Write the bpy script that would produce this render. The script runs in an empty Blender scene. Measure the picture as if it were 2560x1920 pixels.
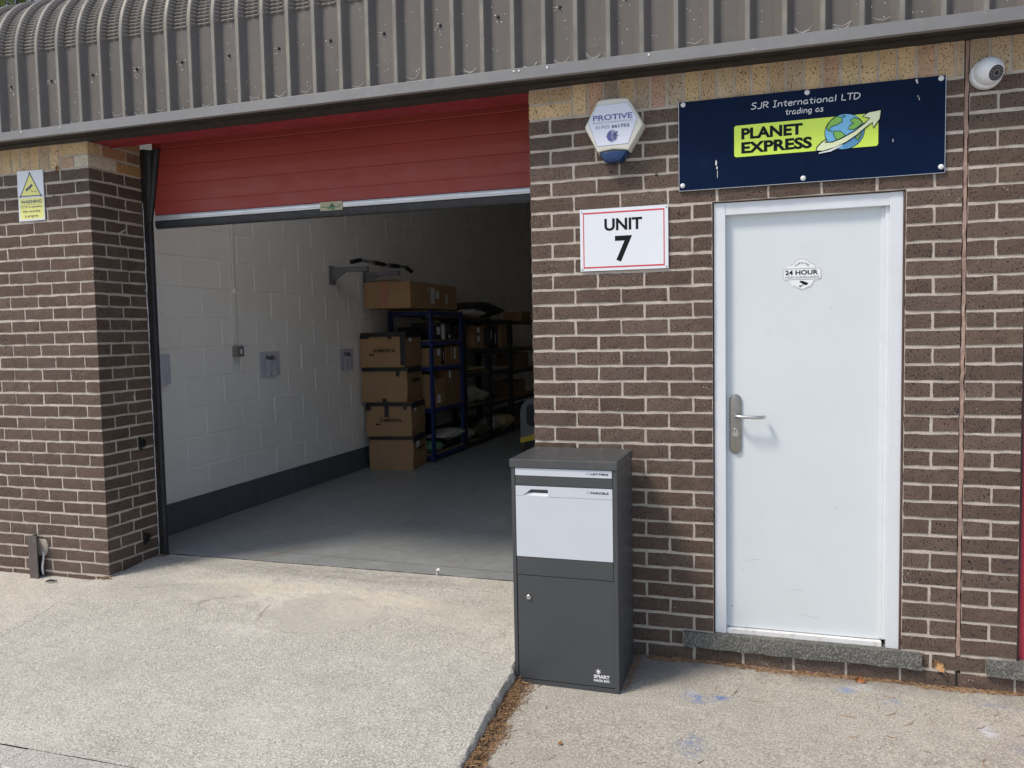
import bpy, bmesh, math, random
from mathutils import Vector, Matrix, noise as mnoise
R = random.Random(7)
S = bpy.context.scene
COL = S.collection

# ------------------------------------------------------------------ camera
CAM = Vector((1.1672, -3.9172, 1.4513))
def cam_rot(a, b, c):
    return Matrix.Rotation(a, 3, 'Z') @ Matrix.Rotation(b, 3, 'X') @ Matrix.Rotation(c, 3, 'Y')
M = cam_rot(0.315684, -0.0642765, 0.0194630)
cam = bpy.data.cameras.new('camera')
cam_o = bpy.data.objects.new('camera', cam)
COL.objects.link(cam_o)
cm = Matrix.Identity(4)
for i in range(3):
    cm[i][0] = M[i][0]; cm[i][1] = M[i][2]; cm[i][2] = -M[i][1]; cm[i][3] = CAM[i]
cam_o.matrix_world = cm
cam.sensor_fit = 'HORIZONTAL'; cam.sensor_width = 36.0
cam.lens = 2048.07 / 2560 * 36
cam.clip_start = 0.05; cam.clip_end = 500
S.camera = cam_o
S.render.resolution_x = 1024; S.render.resolution_y = 768

# ------------------------------------------------------------------ light
SUN_EL, SUN_AZ = math.radians(54), math.radians(226)      # azimuth clockwise from +Y
wd = bpy.data.worlds.new('World'); S.world = wd; wd.use_nodes = True
nt = wd.node_tree
sky = nt.nodes.new('ShaderNodeTexSky'); sky.sky_type = 'NISHITA'; sky.sun_disc = False
sky.sun_elevation = SUN_EL; sky.sun_rotation = SUN_AZ
sky.air_density = 1.0; sky.dust_density = 2; sky.ozone_density = 1.0
bg = nt.nodes['Background']; bg.inputs['Strength'].default_value = 0.15
nt.links.new(sky.outputs[0], bg.inputs[0])
sun = bpy.data.lights.new('sun', 'SUN'); sun.energy = 2.3; sun.angle = math.radians(12)
sun.color = (1.0, 0.90, 0.77)
sun_o = bpy.data.objects.new('sun', sun); COL.objects.link(sun_o)
tosun = Vector((math.sin(SUN_AZ) * math.cos(SUN_EL), math.cos(SUN_AZ) * math.cos(SUN_EL), math.sin(SUN_EL)))
sun_o.rotation_euler = tosun.to_track_quat('Z', 'Y').to_euler()
S.view_settings.view_transform = 'Standard'; S.view_settings.look = 'None'
S.view_settings.exposure = 0.22; S.view_settings.gamma = 1.0; S.view_settings.use_curve_mapping = False
S.cycles.max_bounces = 10; S.cycles.diffuse_bounces = 6
S.cycles.use_denoising = True

# ------------------------------------------------------------------ materials
class NB:
    def __init__(s, name):
        s.m = bpy.data.materials.new(name); s.m.use_nodes = True
        s.t = s.m.node_tree; s.p = s.t.nodes['Principled BSDF']
        s.co = s.t.nodes.new('ShaderNodeTexCoord').outputs['Object']
    def n(s, typ, **kw):
        nd = s.t.nodes.new(typ)
        for k, v in kw.items(): setattr(nd, k, v)
        return nd
    def l(s, a, b): s.t.links.new(a, b)
    def val(s, sock, v):
        if hasattr(v, 'links') or hasattr(v, 'is_linked'): s.l(v, sock)
        else: sock.default_value = v
    def noise(s, scale, detail=3, rough=0.55, vec=None, stretch=None, dist=0.0):
        nd = s.n('ShaderNodeTexNoise'); nd.inputs['Scale'].default_value = scale
        nd.inputs['Detail'].default_value = detail; nd.inputs['Roughness'].default_value = rough
        nd.inputs['Distortion'].default_value = dist
        v = vec or s.co
        if stretch:
            mp = s.n('ShaderNodeMapping'); mp.inputs['Scale'].default_value = stretch; s.l(v, mp.inputs[0]); v = mp.outputs[0]
        s.l(v, nd.inputs['Vector']); return nd.outputs['Fac']
    def voro(s, scale, feature='F1', vec=None, stretch=None):
        nd = s.n('ShaderNodeTexVoronoi', feature=feature); nd.inputs['Scale'].default_value = scale
        v = vec or s.co
        if stretch:
            mp = s.n('ShaderNodeMapping'); mp.inputs['Scale'].default_value = stretch; s.l(v, mp.inputs[0]); v = mp.outputs[0]
        s.l(v, nd.inputs['Vector']); return nd
    def ramp(s, fac, a, b, c0=0.0, c1=1.0):
        nd = s.n('ShaderNodeMapRange', clamp=True)
        s.l(fac, nd.inputs[0])
        for i, v in zip((1, 2, 3, 4), (a, b, c0, c1)): nd.inputs[i].default_value = v
        return nd.outputs[0]
    def math(s, op, a, b=None):
        nd = s.n('ShaderNodeMath', operation=op); s.val(nd.inputs[0], a)
        if b is not None: s.val(nd.inputs[1], b)
        return nd.outputs[0]
    def mix(s, fac, a, b, mode='MIX'):
        nd = s.n('ShaderNodeMix', data_type='RGBA', blend_type=mode)
        s.val(nd.inputs['Factor'], fac)
        for sock, v in ((nd.inputs['A'], a), (nd.inputs['B'], b)):
            if isinstance(v, tuple): sock.default_value = (*v[:3], 1)
            else: s.l(v, sock)
        return nd.outputs['Result']
    def mulv(s, col, fac):
        nd = s.n('ShaderNodeVectorMath', operation='SCALE'); s.l(col, nd.inputs[0]); s.val(nd.inputs['Scale'], fac); return nd.outputs[0]
    def bump(s, h, dist=0.002, strength=1.0, prev=None):
        nd = s.n('ShaderNodeBump'); nd.inputs['Distance'].default_value = dist; nd.inputs['Strength'].default_value = strength
        s.l(h, nd.inputs['Height'])
        if prev is not None: s.l(prev, nd.inputs['Normal'])
        return nd.outputs[0]
    def attr(s, name):
        nd = s.n('ShaderNodeAttribute', attribute_name=name); return nd.outputs['Color']
    def xyz(s):
        nd = s.n('ShaderNodeSeparateXYZ'); s.l(s.co, nd.inputs[0]); return nd.outputs
    def seg(s, p, q, w, wob=0.0, wscale=6.0):
        """mask of a line p-q in the object's xy plane, w wide, wobbling"""
        x, y, _ = s.xyz()
        if wob:
            nz = s.math('MULTIPLY', s.math('SUBTRACT', s.noise(wscale, 4), 0.5), wob)
            nz2 = s.math('MULTIPLY', s.math('SUBTRACT', s.noise(wscale * 1.3, 4, stretch=(1.1, -.9, 1)), 0.5), wob)
            x = s.math('ADD', x, nz); y = s.math('ADD', y, nz2)
        dx, dy = q[0] - p[0], q[1] - p[1]; L = math.hypot(dx, dy); dx /= L; dy /= L
        ax = s.math('SUBTRACT', x, p[0]); ay = s.math('SUBTRACT', y, p[1])
        al = s.math('ADD', s.math('MULTIPLY', ax, dx), s.math('MULTIPLY', ay, dy))
        pe = s.math('ABSOLUTE', s.math('SUBTRACT', s.math('MULTIPLY', ay, dx), s.math('MULTIPLY', ax, dy)))
        m1 = s.ramp(pe, w * .4, w, 1, 0)
        m2 = s.math('MULTIPLY', s.ramp(al, -.01, .02, 0, 1), s.ramp(al, L - .02, L + .01, 1, 0))
        return s.math('MULTIPLY', m1, m2)
    def blob(s, cx, cy, rx, ry, soft=0.6, wob=0.0, ws=4.0):
        x, y, _ = s.xyz()
        if wob:
            x = s.math('ADD', x, s.math('MULTIPLY', s.math('SUBTRACT', s.noise(ws, 5, .6), .5), wob))
            y = s.math('ADD', y, s.math('MULTIPLY', s.math('SUBTRACT', s.noise(ws, 5, .6, stretch=(1.07, -1.1, 1)), .5), wob))
        ax = s.math('DIVIDE', s.math('SUBTRACT', x, cx), rx); ay = s.math('DIVIDE', s.math('SUBTRACT', y, cy), ry)
        d = s.math('SQRT', s.math('ADD', s.math('MULTIPLY', ax, ax), s.math('MULTIPLY', ay, ay)))
        return s.ramp(d, soft, 1.0, 1, 0)
    def out(s, col=None, rough=None, normal=None, metal=None, spec=None):
        p = s.p
        if col is not None:
            if isinstance(col, tuple): p.inputs['Base Color'].default_value = (*col, 1)
            else: s.l(col, p.inputs['Base Color'])
        if rough is not None: s.val(p.inputs['Roughness'], rough)
        if normal is not None: s.l(normal, p.inputs['Normal'])
        if metal is not None: p.inputs['Metallic'].default_value = metal
        if spec is not None: p.inputs['Specular IOR Level'].default_value = spec
        return s.m

def paint(name, c, rough=0.5, metal=0.0, var=0.12, vs=4.0, dirt=None, dirt_amt=0.25, dscale=18, grain=0.0, gscale=300, spec=None, rvar=0.1, specks=None):
    b = NB(name)
    n1 = b.noise(vs, 4)
    c0 = tuple(x * (1 - var) for x in c); c1 = tuple(min(1, x * (1 + var)) for x in c)
    col = b.mix(b.ramp(n1, .3, .7), c0, c1)
    if dirt:
        d = b.math('MULTIPLY', b.ramp(b.noise(dscale, 6, .65), .52, .72), dirt_amt)
        col = b.mix(d, col, dirt)
    if specks:
        sc, th, sccol = specks
        v = b.voro(sc)
        gate = b.ramp(b.noise(sc * .21, 2), .5, .6)
        col = b.mix(b.math('MULTIPLY', b.ramp(v.outputs['Distance'], th * .6, th, 1, 0), gate), col, sccol)
    r = b.ramp(b.noise(vs * 3, 3), .3, .7, max(.02, rough - rvar), min(1, rough + rvar))
    nm = None
    if grain: nm = b.bump(b.noise(gscale, 4), grain)
    return b.out(col, r, nm, metal, spec)

def brick_mat():
    b = NB('brick_face')
    base = b.attr('tint')
    col = b.mulv(base, b.ramp(b.noise(9, 5, .6), .25, .75, .82, 1.18))
    col = b.mulv(col, b.ramp(b.noise(170, 3, .7), .3, .7, .78, 1.22))
    pits = b.noise(120, 2, .55, stretch=(1.4, 1.4, 0.8))
    pm = b.ramp(pits, .615, .665)
    col = b.mix(b.math('MULTIPLY', pm, .85), col, (.012, .009, .008))
    # lime bloom and paint flecks
    fl = b.math('MULTIPLY', b.ramp(b.noise(70, 6, .8), .60, .80), b.ramp(b.noise(2.3, 3), .5, .70))
    col = b.mix(b.math('MULTIPLY', fl, .35), col, (.36, .33, .30))
    v = b.voro(60); g = b.ramp(b.noise(5, 2), .56, .62)
    col = b.mix(b.math('MULTIPLY', b.ramp(v.outputs['Distance'], .08, .16, 1, 0), g), col, (.5, .47, .43))
    for cx, cz, r in ((.118, 1.10, .006), (.186, 1.10, .009), (.62, 2.055, .012), (.10, 1.66, .004), (-.0, 0, .001)):
        pass
    mk = b.math('MULTIPLY', b.ramp(b.noise(3.1, 3), .60, .66), b.ramp(b.noise(26, 4, .7, stretch=(1, 1, 2)), .54, .60)); xx = b.xyz()[0]
    mk = b.math('MULTIPLY', mk, b.ramp(xx, 1.5, 1.85)); col = b.mix(b.math('MULTIPLY', mk, .75), col, (.018, .022, .034))
    h = b.math('SUBTRACT', b.math('MULTIPLY', b.noise(240, 3), .5), b.math('MULTIPLY', pm, 1.3))
    nm = b.bump(h, .0022)
    return b.out(col, .88, nm, spec=.25)

def mortar_mat():
    b = NB('mortar')
    col = b.mix(b.ramp(b.noise(14, 5), .3, .7), (.44, .385, .325), (.60, .54, .465))
    col = b.mix(b.math('MULTIPLY', b.ramp(b.noise(90, 4, .7), .58, .78), .5), col, (.24, .20, .17))
    return b.out(col, .95, b.bump(b.noise(160, 4), .003), spec=.2)

def concrete(name, ca, cb, spk=(.12, .112, .10), lite=(.68, .655, .60), coarse=1.0, extra=None, amt=1.0):
    b = NB(name)
    big = b.ramp(b.noise(1.6, 5, .6), .3, .7)
    col = b.mix(big, ca, cb)
    mid = b.ramp(b.noise(11, 6, .65), .25, .75, .84, 1.14)
    col = b.mulv(col, mid)
    n1 = b.noise(150 * coarse, 2, .6); n2 = b.noise(112 * coarse, 2, .6)
    col = b.mix(b.math('MULTIPLY', b.ramp(n1, .53, .62), .62 * amt), col, spk)
    col = b.mix(b.math('MULTIPLY', b.ramp(n2, .52, .60), .72 * amt), col, lite)
    h = b.math('ADD', b.math('MULTIPLY', n1, -.5), b.math('MULTIPLY', b.noise(26, 5), .8))
    if extra: col, h = extra(b, col, h)
    return b.out(col, .92, b.bump(h, .006), spec=.25)

MT = {}
MT['brick'] = brick_mat(); MT['mortar'] = mortar_mat()
MT['clad'] = paint('brown_steel_cladding', (.138, .126, .114), .50, var=.10, vs=2.2, dirt=(.20, .19, .17), dirt_amt=.35, dscale=9, spec=.25, specks=(26, .075, (.75, .74, .72)))
MT['crest'] = paint('weathered_steel_crest', (.20, .19, .165), .5, var=.2, vs=7, dirt=(.36, .33, .22), dirt_amt=.5, dscale=6)
MT['trim'] = paint('grey_steel_trim', (.215, .213, .21), .38, var=.12, vs=2.5, dirt=(.30, .29, .28), dirt_amt=.35, dscale=16, spec=.5, specks=(30, .07, (.7, .7, .68)))
MT['soffit'] = paint('dark_soffit_board', (.028, .024, .020), .75, var=.3, vs=12, dirt=(.07, .065, .05), dirt_amt=.4, dscale=22)
MT['red_door'] = paint('red_door_paint', (.33, .050, .040), .42, var=.05, vs=3, dirt=(.12, .03, .03), dirt_amt=.15, dscale=30, spec=.4)
MT['red_lintel'] = paint('red_lintel_paint', (.25, .022, .030), .45, var=.15, vs=6, dirt=(.25, .14, .12), dirt_amt=.2, dscale=20)
MT['red_frame'] = paint('pinkish_red_paint', (.45, .035, .065), .5, var=.08, vs=5, dirt=(.15, .02, .03), dirt_amt=.3, dscale=40)
MT['alu'] = paint('brushed_aluminium', (.66, .69, .73), .36, .55, var=.05, vs=10)
MT['vinyl'] = paint('black_rubber_seal', (.022, .024, .028), .5, var=.2, vs=9, dirt=(.12, .11, .09), dirt_amt=.3, dscale=45)
MT['blackpl'] = paint('black_plastic', (.010, .010, .011), .5, var=.2)
MT['frame_blk'] = paint('black_brown_steel', (.020, .016, .014), .55, var=.3, vs=7, dirt=(.10, .055, .03), dirt_amt=.5, dscale=26)
MT['white_door'] = paint('white_door_paint', (.665, .715, .735), .42, var=.02, vs=2.0, dirt=(.55, .58, .58), dirt_amt=.14, dscale=9, spec=.4)
MT['white_frame'] = paint('white_frame_paint', (.70, .735, .77), .38, var=.02, vs=3, dirt=(.5, .5, .48), dirt_amt=.15, dscale=14)
MT['white_sill'] = paint('white_threshold', (.78, .78, .77), .4, var=.03, vs=6, dirt=(.3, .27, .22), dirt_amt=.5, dscale=30)
MT['scuff'] = paint('door_scuff', (.50, .52, .52), .5, var=.2, vs=60)
MT['satin'] = paint('satin_nickel', (.36, .345, .32), .34, 1.0, var=.08, vs=30)
MT['chrome'] = paint('polished_steel', (.62, .61, .58), .22, 1.0, var=.05, vs=20)
MT['mastic'] = paint('salmon_mastic', (.35, .235, .19), .85, var=.2, vs=14, dirt=(.5, .42, .38), dirt_amt=.6, dscale=30, grain=.002, gscale=90)
MT['reveal'] = paint('brown_frame_sealant', (.085, .050, .042), .7, var=.25, vs=12)
MT['block'] = paint('white_blockwork_paint', (.80, .795, .77), .6, var=.03, vs=1.5, dirt=(.55, .54, .5), dirt_amt=.12, dscale=5, grain=.0012, gscale=70)
MT['skirt'] = paint('dark_grey_wall_paint', (.095, .108, .122), .5, var=.08, vs=3, grain=.001, gscale=70)
MT['inner'] = paint('white_inner_wall', (.70, .68, .63), .8, var=.08)
MT['roofin'] = paint('pale_ceiling_sheet', (.60, .58, .53), .8, var=.1)
MT['dkgrey'] = paint('anthracite_powder_coat', (.062, .066, .070), .42, var=.03, vs=4, grain=.0002, gscale=900, spec=.45, specks=(22, .035, (.30, .31, .31)))
MT['dkgrey_top'] = paint('dusty_anthracite_lid', (.066, .070, .073), .42, var=.04, vs=6, dirt=(.13, .128, .12), dirt_amt=.35, dscale=10)
MT['ltgrey'] = paint('pale_grey_powder_coat', (.58, .62, .67), .45, var=.02, vs=5, grain=.0001, gscale=700)
MT['navy'] = paint('navy_sign_face', (.0022, .0100, .038), .42, var=.12, vs=3, dirt=(.010, .022, .060), dirt_amt=.25, dscale=9, spec=.09)
MT['lime'] = paint('lime_print', (.70, .93, .10), .35, var=.01)
MT['pale_lime'] = paint('pale_lime_print', (.84, .90, .56), .35, var=.01)
MT['ink'] = paint('black_ink', (.008, .010, .013), .5, var=.05, spec=.15)
MT['ink_grey'] = paint('grey_ink', (.10, .13, .15), .5, var=.05)
MT['ink_faint'] = paint('faint_grey_ink', (.30, .34, .38), .5, var=.05)
MT['ink_purple'] = paint('purple_ink', (.105, .105, .30), .4, var=.05)
MT['ink_faded'] = paint('faded_purple_ink', (.27, .29, .42), .4, var=.05)
MT['ink_navy'] = paint('navy_ink', (.035, .055, .18), .4, var=.05)
MT['white_ink'] = paint('white_print', (.82, .84, .85), .4, var=.02)
MT['sky_print'] = paint('sky_blue_print', (.20, .54, .82), .35, var=.01)
MT['sea_print'] = paint('deep_blue_print', (.10, .32, .55), .35, var=.01)
MT['green_print'] = paint('green_print', (.25, .56, .09), .35, var=.01)
MT['dkgreen_print'] = paint('dark_green_print', (.16, .33, .09), .35, var=.01)
MT['sign_white'] = paint('white_sign_face', (.78, .815, .86), .35, var=.015, vs=4, dirt=(.6, .62, .64), dirt_amt=.1, dscale=12)
MT['red_ink'] = paint('red_print', (.60, .065, .080), .4, var=.04)
MT['yellow_ink'] = paint('yellow_print', (.88, .86, .27), .4, var=.02)
MT['cream_pl'] = paint('cream_plastic', (.72, .71, .63), .32, var=.03, vs=8, dirt=(.5, .48, .40), dirt_amt=.12, dscale=20)
MT['panel_pl'] = paint('lavender_white_panel', (.70, .73, .83), .25, var=.02, vs=6)
MT['blue_lens'] = paint('blue_strobe_lens', (.008, .035, .12), .16, var=.1, vs=20)
MT['white_pl'] = paint('white_plastic', (.76, .79, .81), .3, var=.02, vs=9, dirt=(.5, .5, .46), dirt_amt=.15, dscale=25)
MT['lens'] = paint('dark_camera_glass', (.035, .033, .030), .12, var=.3, vs=60)
MT['brownsteel'] = paint('brown_painted_steel', (.105, .085, .080), .5, var=.12, vs=9, dirt=(.2, .17, .15), dirt_amt=.3, dscale=30)
MT['card'] = paint('brown_cardboard', (.33, .205, .105), .85, var=.08, vs=5, dirt=(.22, .13, .06), dirt_amt=.2, dscale=9)
MT['card2'] = paint('dark_brown_cardboard', (.25, .145, .075), .85, var=.1, vs=5)
MT['tape'] = paint('black_parcel_tape', (.010, .010, .012), .35, var=.1)
MT['redtape'] = paint('red_fragile_tape', (.38, .17, .12), .4, var=.3, vs=40)
MT['rackblue'] = paint('blue_rack_steel', (.014, .030, .15), .45, var=.1)
MT['rackdk'] = paint('dark_rack_steel', (.020, .022, .030), .5, var=.1)
MT['chip'] = paint('chipboard', (.25, .17, .10), .8, var=.15, vs=40)
MT['bagw'] = paint('white_poly_mailer', (.55, .55, .54), .35, var=.06, vs=8)
MT['bagc'] = paint('clear_wrapped_parcel', (.33, .33, .30), .3, var=.35, vs=22)
MT['bagt'] = paint('tan_jiffy_bag', (.42, .33, .20), .6, var=.12, vs=12)
MT['bagg'] = paint('green_poly_bag', (.16, .35, .22), .4, var=.15, vs=12)
MT['bagk'] = paint('black_fabric_bag', (.012, .012, .013), .5, var=.2, vs=12)
MT['bagpat'] = paint('patterned_bag', (.10, .095, .06), .5, var=.9, vs=34)
MT['steelgrey'] = paint('grey_painted_steel', (.17, .175, .19), .45, var=.08, vs=8)
MT['machgrey'] = paint('mid_grey_plastic', (.15, .17, .18), .5, var=.06)
MT['machyel'] = paint('yellow_stripe', (.62, .47, .03), .45, var=.08)
MT['paper'] = paint('lilac_paper_pocket', (.50, .50, .60), .4, var=.05, vs=9)
MT['gold'] = paint('cream_maker_label', (.46, .42, .28), .4, var=.12, vs=30)
MT['label_grn'] = paint('label_green_ink', (.08, .20, .11), .5, var=.3, vs=90)
MT['leafbr'] = paint('dry_brown_leaf', (.30, .125, .045), .8, var=.3, vs=40)
MT['leaftan'] = paint('dry_tan_leaf', (.50, .30, .14), .8, var=.25, vs=50)
MT['bark'] = paint('bark', (.10, .075, .055), .9, var=.3, vs=8, grain=.01, gscale=20)

# ------------------------------------------------------------------ mesh helpers
def setp(o, **kw):
    for k, v in kw.items():
        if v is not None: o[k] = v
    return o
def link(name, me, mats, parent=None):
    o = bpy.data.objects.new(name, me); COL.objects.link(o)
    for m in (mats if isinstance(mats, (list, tuple)) else [mats]): me.materials.append(m)
    if parent is not None: o.parent = parent
    return o
def thing(name, label, cat, loc=(0, 0, 0), group=None, rz=0.0):
    o = bpy.data.objects.new(name, None); COL.objects.link(o); o.location = loc; o.rotation_euler = (0, 0, rz)
    o.empty_display_size = .1
    return setp(o, label=label, category=cat, group=group)
class MB:
    """collects world-space geometry, then links one mesh (made local to its parent)"""
    def __init__(s): s.v = []; s.f = []; s.mi = []; s.c = []
    def add(s, vs, fs, mi=0, col=None):
        o = len(s.v); s.v += [tuple(v) for v in vs]
        for f in fs: s.f.append(tuple(i + o for i in f)); s.mi.append(mi)
        s.c += [col or (1, 1, 1)] * len(vs)
    def box(s, x0, x1, y0, y1, z0, z1, mi=0, mat=None):
        vs = [(x, y, z) for x in (x0, x1) for y in (y0, y1) for z in (z0, z1)]
        if mat is not None: vs = [mat @ Vector(v) for v in vs]
        s.add(vs, [(0, 1, 3, 2), (4, 6, 7, 5), (0, 4, 5, 1), (2, 3, 7, 6), (0, 2, 6, 4), (1, 5, 7, 3)], mi)
    def prism(s, pts, y0, y1, mi=0, mat=None):
        """polygon in (x,z), front at y0 (towards the camera), back at y1"""
        n = len(pts)
        A = sum(pts[i][0] * pts[(i + 1) % n][1] - pts[(i + 1) % n][0] * pts[i][1] for i in range(n))
        if A < 0: pts = pts[::-1]
        vs = [(p[0], y0, p[1]) for p in pts] + [(p[0], y1, p[1]) for p in pts]
        if mat is not None: vs = [mat @ Vector(v) for v in vs]
        fs = [tuple(range(n)), tuple(range(2 * n - 1, n - 1, -1))]
        fs += [(i, i + n, (i + 1) % n + n, (i + 1) % n) for i in range(n)]
        s.add(vs, fs, mi)
    def loft(s, rings, mi=0, cap0=True, cap1=True, closed=True):
        n = len(rings[0]); vs = [v for r in rings for v in r]; fs = []
        for k in range(len(rings) - 1):
            for i in range(n if closed else n - 1):
                j = (i + 1) % n; fs.append((k * n + i, k * n + j, (k + 1) * n + j, (k + 1) * n + i))
        if cap0: fs.append(tuple(range(n - 1, -1, -1)))
        if cap1: fs.append(tuple(range((len(rings) - 1) * n, len(rings) * n)))
        s.add(vs, fs, mi)
    def tube(s, path, r, mi=0, seg=10):
        rings = []
        P = [Vector(p) for p in path]; rr = r if isinstance(r, (list, tuple)) else [r] * len(P)
        up = Vector((0, 0, 1))
        for i, p in enumerate(P):
            d = (P[min(i + 1, len(P) - 1)] - P[max(i - 1, 0)]).normalized()
            a = d.cross(up if abs(d.z) < .9 else Vector((1, 0, 0))).normalized(); b = d.cross(a)
            rings.append([p + rr[i] * (math.cos(t) * a + math.sin(t) * b) for t in [2 * math.pi * k / seg for k in range(seg)]])
        s.loft(rings, mi)
    def disc(s, c, r, d, axis, mi=0, seg=24, rim=0.0):
        """short cylinder at c, thickness d along axis, chamfered front"""
        ax = Vector(axis).normalized(); a = ax.orthogonal().normalized(); b = ax.cross(a); c = Vector(c)
        def ring(rad, h): return [c + ax * h + rad * (math.cos(t) * a + math.sin(t) * b) for t in [2 * math.pi * k / seg for k in range(seg)]]
        rs = [ring(r, 0), ring(r, d - rim)] + ([ring(r - rim, d)] if rim else [])
        s.loft(rs, mi)
    def ribbon(s, pts, w, y0, y1, mi=0, mat=None, closed=False):
        P = [Vector((p[0], p[1])) for p in pts]; n = len(P); Lf = []; Rt = []
        for i in range(n):
            if closed: a, b = P[i - 1], P[(i + 1) % n]
            else: a, b = P[max(i - 1, 0)], P[min(i + 1, n - 1)]
            d = (b - a); d = d.normalized() if d.length > 1e-9 else Vector((1, 0)); nn = Vector((-d.y, d.x)) * (w / 2)
            Lf.append(P[i] + nn); Rt.append(P[i] - nn)
        for i in range(n if closed else n - 1):
            j = (i + 1) % n
            s.prism([(Rt[i].x, Rt[i].y), (Rt[j].x, Rt[j].y), (Lf[j].x, Lf[j].y), (Lf[i].x, Lf[i].y)], y0, y1, mi, mat)
    def build(s, name, mats, parent=None, smooth=False, bevel=0.0, loc=None, tint=False, recalc=True, angle=None):
        me = bpy.data.meshes.new(name)
        off = Vector(loc) if loc is not None else (parent.matrix_world_loc if False else Vector((0, 0, 0)))
        me.from_pydata([Vector(v) - off for v in s.v], [], s.f)
        for p, mi in zip(me.polygons, s.mi): p.material_index = mi
        if recalc:
            bm = bmesh.new(); bm.from_mesh(me); bmesh.ops.recalc_face_normals(bm, faces=bm.faces); bm.to_mesh(me); bm.free()
        if tint:
            at = me.color_attributes.new('tint', 'FLOAT_COLOR', 'POINT')
            at.data.foreach_set('color', [x for c in s.c for x in (*c, 1.0)])
        if smooth:
            me.polygons.foreach_set('use_smooth', [True] * len(me.polygons))
            if angle: me.set_sharp_from_angle(angle=math.radians(angle))
        o = link(name, me, mats, parent)
        if loc is not None: o.location = off
        if bevel:
            md = o.modifiers.new('bevel', 'BEVEL'); md.width = bevel; md.segments = 2; md.limit_method = 'ANGLE'; md.angle_limit = math.radians(40)
        return o

def text_geo(body, bold=0.0, shear=0.0, depth=0.0):
    cu = bpy.data.curves.new('t', 'FONT'); cu.body = body; cu.size = 1.0; cu.offset = bold; cu.shear = shear; cu.extrude = depth
    cu.resolution_u = 4
    ob = bpy.data.objects.new('t', cu); COL.objects.link(ob)
    dg = bpy.context.evaluated_depsgraph_get(); dg.update()
    me = bpy.data.meshes.new_from_object(ob.evaluated_get(dg))
    vs = [tuple(v.co) for v in me.vertices]; fs = [tuple(p.vertices) for p in me.polygons]
    bpy.data.objects.remove(ob); bpy.data.curves.remove(cu); bpy.data.meshes.remove(me)
    return vs, fs
def put_text(mb, body, x0, x1, z0, z1, y, bold=0.0, mi=0, mat=None, flip=False, keep=False):
    """lettering fitted to a box on a plane facing the camera side (-y), 0.6 mm thick"""
    vs, fs = text_geo(body, bold, depth=.5)
    ax = min(v[0] for v in vs); bx = max(v[0] for v in vs); ay = min(v[1] for v in vs); by = max(v[1] for v in vs)
    out = []
    for v in vs:
        fx = (v[0] - ax) / (bx - ax); fy = (v[1] - ay) / (by - ay)
        if flip: fx, fy = 1 - fx, 1 - fy
        p = Vector((x0 + fx * (x1 - x0), y - .0003 - v[2] * .0006, z0 + fy * (z1 - z0)))
        out.append(mat @ p if mat is not None else p)
    mb.add(out, fs, mi)
def circ(cx, cz, r, n=32, rz=None): return [(cx + r * math.cos(2 * math.pi * k / n), cz + (rz or r) * math.sin(2 * math.pi * k / n)) for k in range(n)]
def rrect(x0, x1, z0, z1, r, n=5):
    o = []
    for cx, cz, a in ((x1 - r, z1 - r, 0), (x0 + r, z1 - r, 90), (x0 + r, z0 + r, 180), (x1 - r, z0 + r, 270)):
        for k in range(n + 1):
            t = math.radians(a + 90 * k / n); o.append((cx + r * math.cos(t), cz + r * math.sin(t)))
    return o

# ------------------------------------------------------------------ the building
unit = thing('industrial_unit', 'brown brick industrial unit with open red sectional door and white side door', 'building', (0, 0, 0))

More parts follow.
